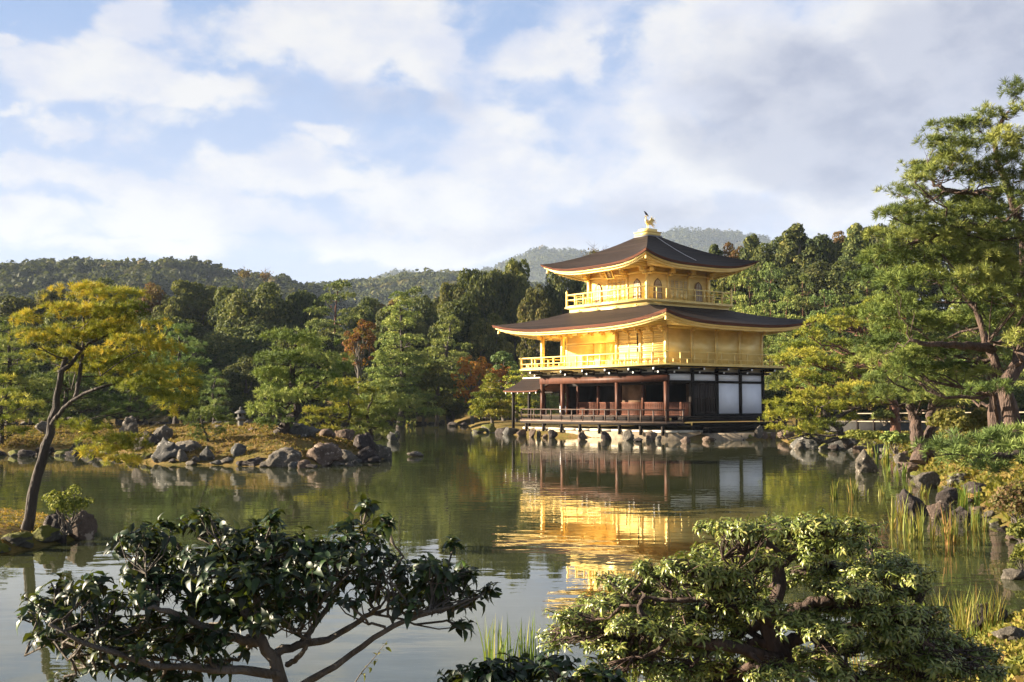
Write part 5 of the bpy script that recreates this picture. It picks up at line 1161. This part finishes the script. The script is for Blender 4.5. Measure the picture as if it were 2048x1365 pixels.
# bank of bare orange ground on the far shore is part of the terrain colour; a low bank of earth and stones
# ------------------------------------------------------------------ shrubs near the water
def shrub(px, py, w, h, Y, mat, label, seed, leaf=.05, n=2600, lumps=30, name='shrub', lump=.22, tpl=None):
    b = at(px, py, Y); g = np.random.default_rng(seed); root = thing(name, label, 'shrub', b); Wd = w * Y / F; H = h * Y / F
    d = g.normal(size=(lumps, 3)); d /= np.linalg.norm(d, axis=1)[:, None]; d[:, 2] = abs(d[:, 2]); L = d * [Wd * .40, Wd * .34, H * .40] * g.uniform(.5, 1, lumps)[:, None] + [0, 0, H * .42]
    R = np.ones((lumps, 3)) * np.array([Wd, Wd, H * 1.1]) * lump * .6 * g.uniform(.7, 1.3, lumps)[:, None]
    P_, Nn = shell(L, R, n, g, -.5); Nn += g.normal(size=Nn.shape) * .5
    t_ = tpl or QUAD; G = Geo(); G.inst(t_[0], t_[1], P_, frames_from(Nn, g), leaf * g.uniform(.6, 1.3, n), np.clip(g.normal(.5, .22, n), 0, 1)); T = Geo()
    for l in L[: 16]: T.tube(limb((g.normal() * .03 * Wd, g.normal() * .03 * Wd, -.05), l, g, 6, .02, .06), np.linspace(.012 * H + .006, .004, 6), 5)
    T.build('stems', M['bark_grey'], root, True); G.build('crown', mat, root); return root
YG = foliage('yellow_green_leaves', [(.05, .06, .015), (.10, .115, .02), (.18, .18, .035), (.30, .25, .05)], .25); NAN = foliage('red_green_leaves', [(.05, .07, .02), (.085, .075, .03), (.12, .065, .035), (.15, .17, .04)], .3)
shrub(135, 1062, 130, 100, 15.6, YG, 'airy yellow-green shrub right of the leaning golden pine trunk', 401, .045, 1500, 26, lump=.16)
shrub(2040, 1070, 120, 110, 17.5, NAN, 'reddish-leaved shrub on the right bank at the frame edge', 402, .05, 3200); shrub(2050, 1100, 80, 66, 16.0, M['leaf_olive'], 'green drooping shrub under the reddish one at the right frame edge', 407, .05, 1800); shrub(2050, 1146, 76, 60, 13.8, YG, 'golden-yellow small shrub above the low grey rock at the right frame edge', 403, .035, 1500)
shrub(1900, 892, 120, 84, 31, M['leaf_olive'], 'leafy olive shrub right of the forked pine', 404, .10, 3600, lump=.2); shrub(1955, 880, 90, 70, 33, M['leaf_olive'], 'olive shrub at the foot of the straight-trunked old pine', 408, .10, 2600); shrub(1790, 905, 70, 50, 38, M['pine_green'], 'green shrub between boulders and forked pine', 405, .12, 1800); shrub(1730, 888, 100, 30, 42, YG, 'low mounded moss-green shrub above the boulders', 406, .10, 2200)
shrub(1640, 868, 40, 20, 56, M['pine_green'], 'small green bush on the bank behind the boulders', 409, .14, 900); shrub(1770, 850, 60, 34, 52, M['pine_green'], 'rounded bush before the low grey wall', 410, .14, 1400)
shrub(2040, 1330, 120, 60, 8.6, M['leaf_olive'], 'low leafy ground shrub at the lower right frame edge', 411, .03, 3200, 40, lump=.2); shrub(1960, 1372, 130, 50, 7.8, YG, 'mossy yellow-green ground plant at the bottom right', 412, .02, 3600, 50, lump=.2); shrub(2040, 1400, 90, 90, 7.0, YG, 'pale long-leaved plant at the bottom right corner', 413, .10, 160, 10, lump=.3)
# ------------------------------------------------------------------ foreground shrubs
def leaf_tpl(hw=.24, droop=.28, fold=.07, st=(0, .12, .38, .7, 1.0), prof=(.03, .6, 1.0, .72, 0.02)):
    v = []; f = []
    for t, q in zip(st, prof):
        z = .10 * math.sin(t * math.pi) - droop * t * t; w = hw * q; v += [(t, -w, z + fold * q), (t, 0, z), (t, w, z + fold * q)]
    for i in range(len(st) - 1):
        a = i * 3; f += [(a, a + 3, a + 4, a + 1), (a + 1, a + 4, a + 5, a + 2)]
    return np.array(v, float), np.array(f)
CAM_LEAF = leaf_tpl(.25, .36, .09); PIE_LEAF = leaf_tpl(.15, .42, .05, (0, .4, .75, 1.0), (.15, 1, .8, .03))
def whorls(G, tips, axes, tpl, nl, size, g, emin=-.35, emax=.75, grow=.035, rn=(.45, .22)):
    P_ = []; Fr = []; S_ = []; R_ = []
    for tip, ax in zip(tips, axes):
        ax = ax / np.linalg.norm(ax); x = np.cross(ax, [.3, .5, .1]); x /= np.linalg.norm(x); y = np.cross(ax, x); k = int(nl * g.uniform(.75, 1.25)); a0 = g.uniform(0, 6.28); bt = g.normal(0, .12)
        for i in range(k):
            t = i / k; a = a0 + i * 2.4; e = emin + (emax - emin) * t + g.normal(0, .15)
            d = (math.cos(a) * x + math.sin(a) * y) * math.cos(e) + ax * math.sin(e); n = -(math.cos(a) * x + math.sin(a) * y) * math.sin(e) + ax * math.cos(e)
            s = np.cross(n, d); r_ = g.normal(0, .35); n2 = n * math.cos(r_) + s * math.sin(r_); s2 = np.cross(n2, d)
            P_.append(tip - ax * grow * (1 - t) * g.uniform(.6, 1.4)); Fr.append([d, s2, n2]); S_.append(size * g.uniform(.45, 1.15) * (1 - .3 * t)); R_.append(np.clip(g.normal(rn[0], rn[1]) + bt, 0, 1))
    G.inst(tpl[0], tpl[1], np.array(P_), np.array(Fr), np.array(S_), np.array(R_))
def front_shrub(name, label, base, stems, pads, tipdens, tpl, nl, size, mat, bk, seed, rn=(.45, .22), up=1.2, lowf=.1):
    g = np.random.default_rng(seed); base = np.array(base, float); root = thing(name, label, 'shrub', base); T = Geo(); cand = []; cr = []
    for k, (pts, r0, r1) in enumerate(stems):
        sp = smoothline(pts, 18) - base; rr = np.linspace(r0, r1, 18); sp[1:-1] += g.normal(size=(16, 3)) * r0 * .16; T.tube(sp, rr, 10, wob=.25, seed=k); cand += list(sp[4:]); cr += list(rr[4:])
    cand = np.array(cand); cr = np.array(cr); tips = []; axes = []; B = Geo()
    for c, rx, ry, rz in pads:
        c = np.array(c) - base; n = max(4, int(tipdens * rx * ry)); d = g.normal(size=(n, 3)); d /= np.linalg.norm(d, axis=1)[:, None]; d[:, 2] = np.where(g.random(n) > lowf, abs(d[:, 2]), d[:, 2])
        q = c + d * [rx, ry, rz] * (g.uniform(.45, 1.1, n) + (g.random(n) < .16) * g.uniform(.1, .6, n))[:, None]; ax = d * [1, 1, .6] + [0, 0, up * .6]
        j = int(g.choice(np.argsort(np.linalg.norm(cand - (c - [0, 0, rz * .5]), axis=1))[:5])); e = c - [0, 0, rz * .2]; lp = limb(cand[j], e, g, 7, .06, .05); r0 = max(.004, cr[j] * .6); B.tube(lp, np.linspace(r0, .005, 7), 6)
        for t_, a_ in zip(q, ax):
            s0 = lp[g.integers(3, 7)]; m = (s0 + t_) / 2 + g.normal(size=3) * .02 - [0, 0, .01]; B.tube([s0, m, t_], [.0042, .003, .002], 4)
        tips += list(q); axes += list(ax)
    G = Geo(); whorls(G, tips, axes, tpl, nl, size, g, rn=rn)
    T.build('trunk', bk, root, True); B.build('twigs', bk, root, True); G.build('crown', mat, root, True); return root
CAM = foliage('camellia_leaves', [(.005, .012, .005), (.009, .022, .007), (.017, .04, .010), (.05, .09, .015)], .15, .48, .4, hue=.2, osc=.05)
PIE = foliage('andromeda_leaves', [(.055, .075, .018), (.115, .15, .03), (.22, .25, .055), (.38, .35, .11)], .2, .38, .5, hue=.2, osc=.05)
Yc = 5.0; bc = at(585, 1560, Yc); bc[2] = hz(bc[0], bc[1]) - .02
cs = [([bc, at(572, 1430, Yc), at(560, 1350, Yc), at(530, 1290, Yc), at(500, 1240, Yc), at(470, 1190, Yc + .1), at(430, 1150, Yc + .1)], .040, .012),
      ([at(525, 1285, Yc), at(470, 1275, Yc - .1), at(400, 1250, Yc - .15), at(340, 1225, Yc - .2), at(280, 1215, Yc - .2)], .022, .009), ([at(535, 1310, Yc), at(600, 1290, Yc + .05), at(660, 1275, Yc + .1), at(720, 1240, Yc + .1), at(760, 1215, Yc)], .022, .009),
      ([at(585, 1380, Yc), at(640, 1350, Yc - .1), at(700, 1310, Yc - .1), at(770, 1260, Yc - .15), at(840, 1230, Yc - .2), at(900, 1215, Yc - .2)], .018, .007), ([at(510, 1260, Yc), at(515, 1210, Yc), at(505, 1160, Yc), at(480, 1120, Yc)], .022, .008), ([at(560, 1350, Yc), at(470, 1340, Yc - .2), at(380, 1335, Yc - .2), at(300, 1330, Yc - .25), at(180, 1290, Yc - .3), at(100, 1250, Yc - .3)], .022, .007),
      ([at(600, 1290, Yc + .05), at(650, 1220, Yc + .2), at(690, 1150, Yc + .25), at(710, 1090, Yc + .2)], .016, .006), ([at(575, 1330, Yc), at(610, 1300, Yc - .1), at(622, 1260, Yc - .1)], .014, .006)]
gc = np.random.default_rng(500)
cp = pxpads([(290, 1075, 70, 26), (400, 1060, 60, 30), (480, 1075, 70, 32), (560, 1085, 70, 30), (640, 1105, 60, 28), (330, 1115, 80, 30), (440, 1120, 90, 36), (540, 1130, 90, 36), (270, 1150, 50, 24), (620, 1150, 70, 28), (710, 1090, 60, 32), (750, 1070, 30, 26), (690, 1045, 24, 16), (380, 1165, 70, 24), (480, 1180, 80, 24), (240, 1095, 30, 18),
              (110, 1215, 60, 26), (60, 1240, 34, 22), (170, 1190, 50, 26), (230, 1210, 60, 28), (300, 1195, 60, 24), (180, 1250, 70, 24), (110, 1275, 50, 18), (260, 1262, 60, 22), (330, 1245, 50, 20), (120, 1170, 24, 18),
              (780, 1150, 60, 26), (850, 1135, 60, 26), (900, 1150, 50, 26), (940, 1150, 34, 22), (820, 1190, 60, 20), (890, 1200, 60, 20), (950, 1195, 24, 12), (740, 1180, 40, 16), (905, 1095, 8, 22), (920, 1250, 24, 12), (700, 1200, 40, 12), (430, 1215, 50, 14), (570, 1195, 60, 16),
              (290, 1305, 50, 14), (350, 1300, 40, 14), (420, 1300, 30, 14), (260, 1340, 50, 16), (350, 1350, 60, 16), (200, 1330, 30, 14), (130, 1360, 24, 10), (400, 1255, 30, 12), (480, 1225, 70, 20), (560, 1230, 60, 16), (640, 1195, 50, 20), (400, 1210, 60, 22), (330, 1280, 60, 20), (240, 1295, 50, 16), (430, 1330, 50, 16), (480, 1290, 40, 12), (680, 1130, 50, 26), (760, 1110, 40, 26), (150, 1310, 40, 12), (320, 1160, 70, 26), (200, 1165, 40, 18), (700, 1160, 50, 20), (470, 1150, 80, 26), (870, 1170, 60, 24), (400, 1030, 26, 12), (545, 1040, 16, 18), (330, 1050, 24, 12), (735, 1012, 16, 18), (770, 1045, 24, 12), (600, 1225, 50, 22), (520, 1250, 40, 16), (820, 1215, 40, 16), (380, 1280, 60, 20), (450, 1270, 50, 16), (90, 1200, 30, 20), (980, 1175, 12, 8), (300, 1250, 60, 22)], Yc, gc, .95, .3, 1.08)
front_shrub('camellia_shrub', 'dark glossy-leaved camellia shrub spreading across the lower left foreground', bc, cs, cp, 800, CAM_LEAF, 7, .074, CAM, M['bark_grey'], 501, (.42, .24), 1.1, .2)
bx_ = at(1060, 1560, 4.6); bx_[2] = hz(bx_[0], bx_[1]) - .02
cp2 = pxpads([(920, 1352, 40, 10), (980, 1345, 50, 16), (1040, 1340, 50, 20), (1110, 1335, 40, 24), (1170, 1350, 50, 18), (1230, 1358, 30, 12), (1000, 1375, 80, 14), (1150, 1378, 80, 14), (1090, 1330, 20, 22)], 4.6, gc, .95, .2)
front_shrub('camellia_shrub', 'tops of a low dark camellia at the bottom centre edge', bx_, [([bx_, at(1050, 1480, 4.6), at(1000, 1400, 4.6), at(960, 1370, 4.6)], .02, .006), ([at(1055, 1500, 4.6), at(1100, 1430, 4.6), at(1150, 1375, 4.6)], .016, .006)], cp2, 850, CAM_LEAF, 7, .074, CAM, M['bark_grey'], 502, (.35, .2), 1.1)
Yp = 5.6; bp = at(1600, 1560, Yp); bp[2] = hz(bp[0], bp[1]) - .03
ps = [([bp, at(1600, 1440, Yp), at(1590, 1360, Yp), at(1555, 1290, Yp), at(1535, 1230, Yp), at(1565, 1165, Yp + .1), at(1560, 1110, Yp + .1), at(1530, 1080, Yp + .1)], .085, .014), ([at(1565, 1130, Yp + .1), at(1590, 1110, Yp + .1), at(1610, 1095, Yp + .1), at(1650, 1105, Yp + .1), at(1700, 1085, Yp)], .018, .007),
      ([at(1540, 1245, Yp), at(1500, 1225, Yp - .1), at(1440, 1210, Yp - .15), at(1400, 1190, Yp - .2)], .034, .012), ([at(1550, 1250, Yp), at(1600, 1215, Yp), at(1660, 1195, Yp), at(1720, 1165, Yp), at(1790, 1145, Yp)], .04, .012), ([at(1560, 1290, Yp), at(1620, 1270, Yp - .1), at(1700, 1258, Yp - .1), at(1770, 1255, Yp - .1), at(1850, 1290, Yp)], .034, .010),
      ([at(1580, 1330, Yp), at(1500, 1300, Yp - .2), at(1420, 1290, Yp - .3), at(1330, 1270, Yp - .3), at(1285, 1230, Yp - .3), at(1290, 1190, Yp - .3)], .034, .012), ([at(1720, 1400, Yp - .1), at(1700, 1350, Yp - .1), at(1660, 1300, Yp - .1), at(1630, 1280, Yp)], .022, .022), ([at(1400, 1200, Yp - .2), at(1330, 1200, Yp - .2), at(1260, 1190, Yp - .2)], .014, .007)]
pp = pxpads([(1440, 1055, 44, 16), (1500, 1060, 60, 22), (1570, 1050, 60, 20), (1640, 1050, 60, 20), (1710, 1050, 40, 14), (1480, 1085, 60, 16), (1560, 1080, 50, 16), (1640, 1085, 50, 18), (1700, 1090, 44, 14), (1735, 1080, 22, 12),
             (1440, 1110, 60, 20), (1500, 1120, 60, 24), (1380, 1130, 50, 22), (1330, 1150, 50, 22), (1290, 1130, 26, 10), (1270, 1170, 50, 20), (1220, 1160, 34, 14), (1430, 1150, 80, 26), (1350, 1185, 80, 22), (1230, 1200, 60, 18), (1180, 1215, 40, 16), (1140, 1235, 40, 18), (1200, 1250, 60, 22), (1270, 1250, 60, 20), (1120, 1265, 34, 16), (1170, 1280, 60, 18), (1250, 1290, 60, 20), (1100, 1290, 24, 10), (1340, 1240, 50, 14),
             (1500, 1175, 60, 18), (1560, 1160, 40, 18), (1620, 1150, 60, 20), (1680, 1140, 50, 18), (1760, 1115, 46, 16), (1800, 1130, 44, 18), (1820, 1150, 44, 20), (1840, 1175, 34, 20), (1740, 1145, 60, 20), (1700, 1180, 70, 22), (1780, 1185, 60, 22), (1660, 1215, 60, 18), (1740, 1225, 60, 18), (1810, 1225, 50, 20), (1440, 1215, 70, 18), (1390, 1240, 50, 18), (1460, 1245, 50, 14),
             (1400, 1290, 60, 18), (1330, 1300, 50, 18), (1460, 1290, 50, 16), (1520, 1300, 50, 18), (1580, 1310, 60, 20), (1640, 1320, 40, 16), (1420, 1330, 60, 20), (1350, 1340, 60, 18), (1490, 1340, 60, 18), (1300, 1330, 40, 16), (1700, 1285, 60, 18), (1770, 1290, 60, 20), (1840, 1290, 60, 20), (1900, 1275, 44, 18), (1930, 1300, 50, 18), (1970, 1310, 40, 16), (1860, 1320, 70, 18), (1780, 1335, 60, 18), (1740, 1360, 60, 16), (1920, 1335, 60, 16), (1840, 1355, 60, 14), (1860, 1250, 44, 16), (1440, 1365, 70, 14), (1340, 1368, 60, 12), (1600, 1240, 60, 18, 5.3), (1520, 1215, 50, 16, 5.3), (1660, 1260, 60, 18, 5.2), (1560, 1345, 60, 18, 5.2), (1450, 1180, 60, 20, 5.4), (1380, 1265, 60, 18, 5.3), (1300, 1215, 60, 18, 5.5), (1240, 1320, 50, 16, 5.5), (1790, 1260, 60, 20, 5.4), (1850, 1225, 40, 18, 5.6), (1660, 1345, 50, 16, 5.3), (1620, 1110, 50, 14, 5.7), (1980, 1345, 40, 16, 5.5), (1200, 1345, 50, 14, 5.4)], Yp, gc, .95, .45, 1.08)
front_shrub('andromeda_shrub', 'cloud-pruned sunlit shrub with twisted branches filling the lower right foreground', bp, ps, pp, 3000, PIE_LEAF, 12, .047, PIE, M['bark_big'], 503, (.5, .25), 1.3, .1)
# sapling sprig and thin grass stems at the bottom, left of centre
sp_b = at(690, 1400, 5.4); sg = thing('sapling', 'thin leafy sapling sprig beside the camellia trunk', 'plant', sp_b)
G = Geo(); pts = smoothline([sp_b * 0, at(720, 1350, 5.4) - sp_b, at(745, 1320, 5.4) - sp_b, at(775, 1282, 5.4) - sp_b], 10); G.tube(pts, np.linspace(.004, .0015, 10), 5); G.build('stem', M['bark_grey'], sg)
G = Geo(); gs = np.random.default_rng(9); whorls(G, list(pts[2:]), [np.array([.3, 0, 1.0])] * 8, CAM_LEAF, 3, .032, gs); G.build('leaves', YG, sg)
# ------------------------------------------------------------------ low ground cover
def cover(name, label, region, n, size, mat, seed, ok):
    g = np.random.default_rng(seed); x = g.uniform(region[0], region[1], n * 3); y = g.uniform(region[2], region[3], n * 3); h = height(np.stack([x, y], 1)); k = (h > .06) & ok(x, y, h) & (wav(x, y, 1.6, seed) + g.normal(0, .5, n * 3) > -.3); x, y, h = x[k][:n], y[k][:n], h[k][:n]
    G = Geo(); Nn = g.normal(size=(len(x), 3)) * .6 + [0, 0, 1]; G.inst(T_FAR[0], T_FAR[1], np.stack([x, y, h - .01], 1), frames_from(Nn, g), size * g.uniform(.5, 1.4, len(x)), np.clip(g.normal(.45, .25, len(x)), 0, 1)); tag(G.build(name, mat), label, 'ground cover', None, 'stuff')
GRS = foliage('bank_grass', [(.05, .055, .012), (.12, .12, .02), (.22, .18, .035), (.30, .18, .06)], .3)
cover('ground_cover', 'short grass and low plants covering the right-hand bank', (7, 30, 12, 60), 26000, .16, GRS, 31, lambda x, y, h: x > 7)
cover('ground_cover', 'dry tufts and moss on the island mound', (-32, -3, 36, 60), 16000, .10, foliage('island_turf', [(.06, .045, .015), (.14, .09, .03), (.25, .145, .05), (.14, .13, .03)], .3), 32, lambda x, y, h: h > .25)
cover('ground_cover', 'moss and low plants on the near bank at the lower right', (2.2, 9, 5, 13), 9000, .05, GRS, 33, lambda x, y, h: h > .02)
cover('ground_cover', 'orange moss on the near islet', (-12, -5, 12, 21), 6000, .035, foliage('islet_moss', [(.08, .07, .01), (.20, .14, .02), (.36, .22, .03), (.40, .20, .05)], .3), 34, lambda x, y, h: h > .08)
USE_HAZE = True; HAZE_D = .00011
# ------------------------------------------------------------------ distant hills and their woods
def hill(name, wname, ridge, Y, depth, crown, n, mat, seed, label=None, ncard=16):
    g = np.random.default_rng(seed); rp = np.array([[at(px, py, Y)[0], at(px, py, Y)[2]] for px, py in ridge])
    x0, x1 = rp[0, 0], rp[-1, 0]; nx, ny = 150, 40
    def zf(x, y):
        r = np.interp(x, rp[:, 0], rp[:, 1]) - crown * .7; t = (y - (Y - depth)) / depth
        s = np.where(t < 1, np.clip(t, 0, 1) ** .8, np.clip(1.6 - .6 * t, 0, 1)); return r * s * (1 + .05 * wav(x, y, 9 / depth, seed) * (np.abs(t - 1) > .08)) - 1.5
    X, Yy = np.meshgrid(np.linspace(x0, x1, nx), Y - depth + depth * 1.8 * np.linspace(0, 1, ny)); z = zf(X.ravel(), Yy.ravel())
    G = Geo(); i, j = np.meshgrid(np.arange(ny - 1), np.arange(nx - 1), indexing='ij'); i = i.ravel(); j = j.ravel()
    G.add(np.stack([X.ravel(), Yy.ravel(), z], 1), np.stack([i * nx + j, i * nx + j + 1, (i + 1) * nx + j + 1, (i + 1) * nx + j], 1))
    tag(G.build(name, simple(name + '_floor', (.03, .035, .015), .95), smooth=True), kind='structure')
    x = g.uniform(x0, x1, n); y = Y - depth + depth * (1.05 - .75 * g.random(n) ** 1.6); zz = zf(x, y); s = crown * g.uniform(.6, 1.35, n)
    d = g.normal(size=(ncard, 3)); d /= np.linalg.norm(d, axis=1)[:, None]; d[:, 2] = abs(d[:, 2]) * 1.1 - .15
    P_ = (np.stack([x, y, zz], 1)[:, None] + d[None] * (s * .5)[:, None, None] * g.uniform(.6, 1.1, (n, ncard))[..., None]).reshape(-1, 3); P_[:, 2] += np.repeat(s * .35, ncard)
    Nn = np.tile(d, (n, 1)) + g.normal(size=P_.shape) * .5; rn = np.clip(np.repeat(g.normal(.42, .24, n), ncard) + g.normal(0, .08, n * ncard), 0, 1)
    Cg = Geo(); Cg.inst(QUAD[0], QUAD[1], P_, frames_from(Nn, g), np.repeat(s, ncard) * g.uniform(.18, .36, n * ncard), rn)
    tag(Cg.build(wname, mat), label, 'wood', None, 'stuff')
HM = foliage('hill_wood_leaves', [(.022, .032, .012), (.035, .045, .015), (.06, .065, .02), (.11, .085, .03)], .2, .7, .1)
hill('hill', 'hillside_wood', [(-500, 545), (-200, 538), (0, 540), (60, 524), (100, 519), (180, 520), (250, 523), (330, 519), (385, 517), (430, 530), (470, 545), (520, 545), (560, 549), (600, 560), (660, 585), (720, 620), (800, 680)], 600, 240, 7.6, 3000, HM, 71, 'wooded hillside with an uneven crown line at the left', 46)
hill('far_hill', 'far_hillside_wood', [(480, 640), (560, 600), (640, 568), (700, 560), (760, 556), (820, 546), (880, 541), (960, 545), (1050, 560), (1150, 590)], 900, 300, 10, 1700, HM, 72, 'low wooded ridge between the left hill and the pavilion wood', 34)
hill('far_mountain', 'far_mountain_wood', [(690, 600), (740, 560), (775, 545), (795, 540), (825, 543), (870, 550), (930, 548), (1000, 530), (1035, 512), (1060, 501), (1090, 494), (1120, 496), (1170, 503), (1220, 510), (1260, 500), (1300, 475), (1335, 460), (1375, 453), (1420, 459), (1470, 463), (1530, 475), (1600, 500), (1700, 560)], 2600, 900, 19, 4600, HM, 73, 'blue far mountain woods behind the pavilion roof', 22)
# bare thin trees on the skyline left of the top roof
for i, (px, py, h) in enumerate([(1188, 530, 42), (1212, 528, 40), (488, 560, 28), (530, 562, 26)]):
    Y = 142 if i < 2 else 300; b = at(px, py + 30, Y); g = np.random.default_rng(800 + i); H = (h + 30) * Y / F; T = Geo(); r = thing('bare_tree', ['thin bare-branched tree on the skyline left of the top roof', 'second thin bare tree on the skyline, nearer the top roof', 'small bare-crowned tree on the left hill ridge', 'second bare-crowned tree on the left hill ridge'][i], 'tree', b)
    T.tube([(0, 0, -1), (0, 0, H * .5), (.1, 0, H)], [H * .012, H * .008, H * .002], 5)
    for k in range(26):
        z = H * g.uniform(.45, .95); a = g.uniform(0, 6.28); L = H * .22 * g.uniform(.5, 1); T.tube([(0, 0, z), (math.cos(a) * L * .5, math.sin(a) * L * .5, z + L * .3), (math.cos(a) * L, math.sin(a) * L, z + L * .75)], [H * .005, H * .003, H * .0012], 3)
    T.build('trunk', M['bark_grey'], r)
    P_ = g.normal(size=(260, 3)) * [H * .10, H * .10, H * .07] + [0, 0, H * .72]; G = Geo(); G.inst(QUAD[0], QUAD[1], P_, frames_from(g.normal(size=(260, 3)), g), .22 * Y / 142, g.random(260)); G.build('crown', M['leaf_brown'], r)
# ------------------------------------------------------------------ haze
if USE_HAZE:
    G = Geo(); G.box(-3600, 3600, -3600, 3600, -3, 500); m_ = bpy.data.materials.new('haze_air'); m_.use_nodes = True; nt = m_.node_tree; nt.nodes.clear()
    pv = nt.nodes.new('ShaderNodeVolumePrincipled'); pv.inputs['Color'].default_value = (.62, .76, 1, 1); pv.inputs['Density'].default_value = HAZE_D; pv.inputs['Anisotropy'].default_value = .0
    o_ = nt.nodes.new('ShaderNodeOutputMaterial'); nt.links.new(pv.outputs[0], o_.inputs['Volume'])
    tag(G.build('haze', m_, rnd=False), kind='stuff')
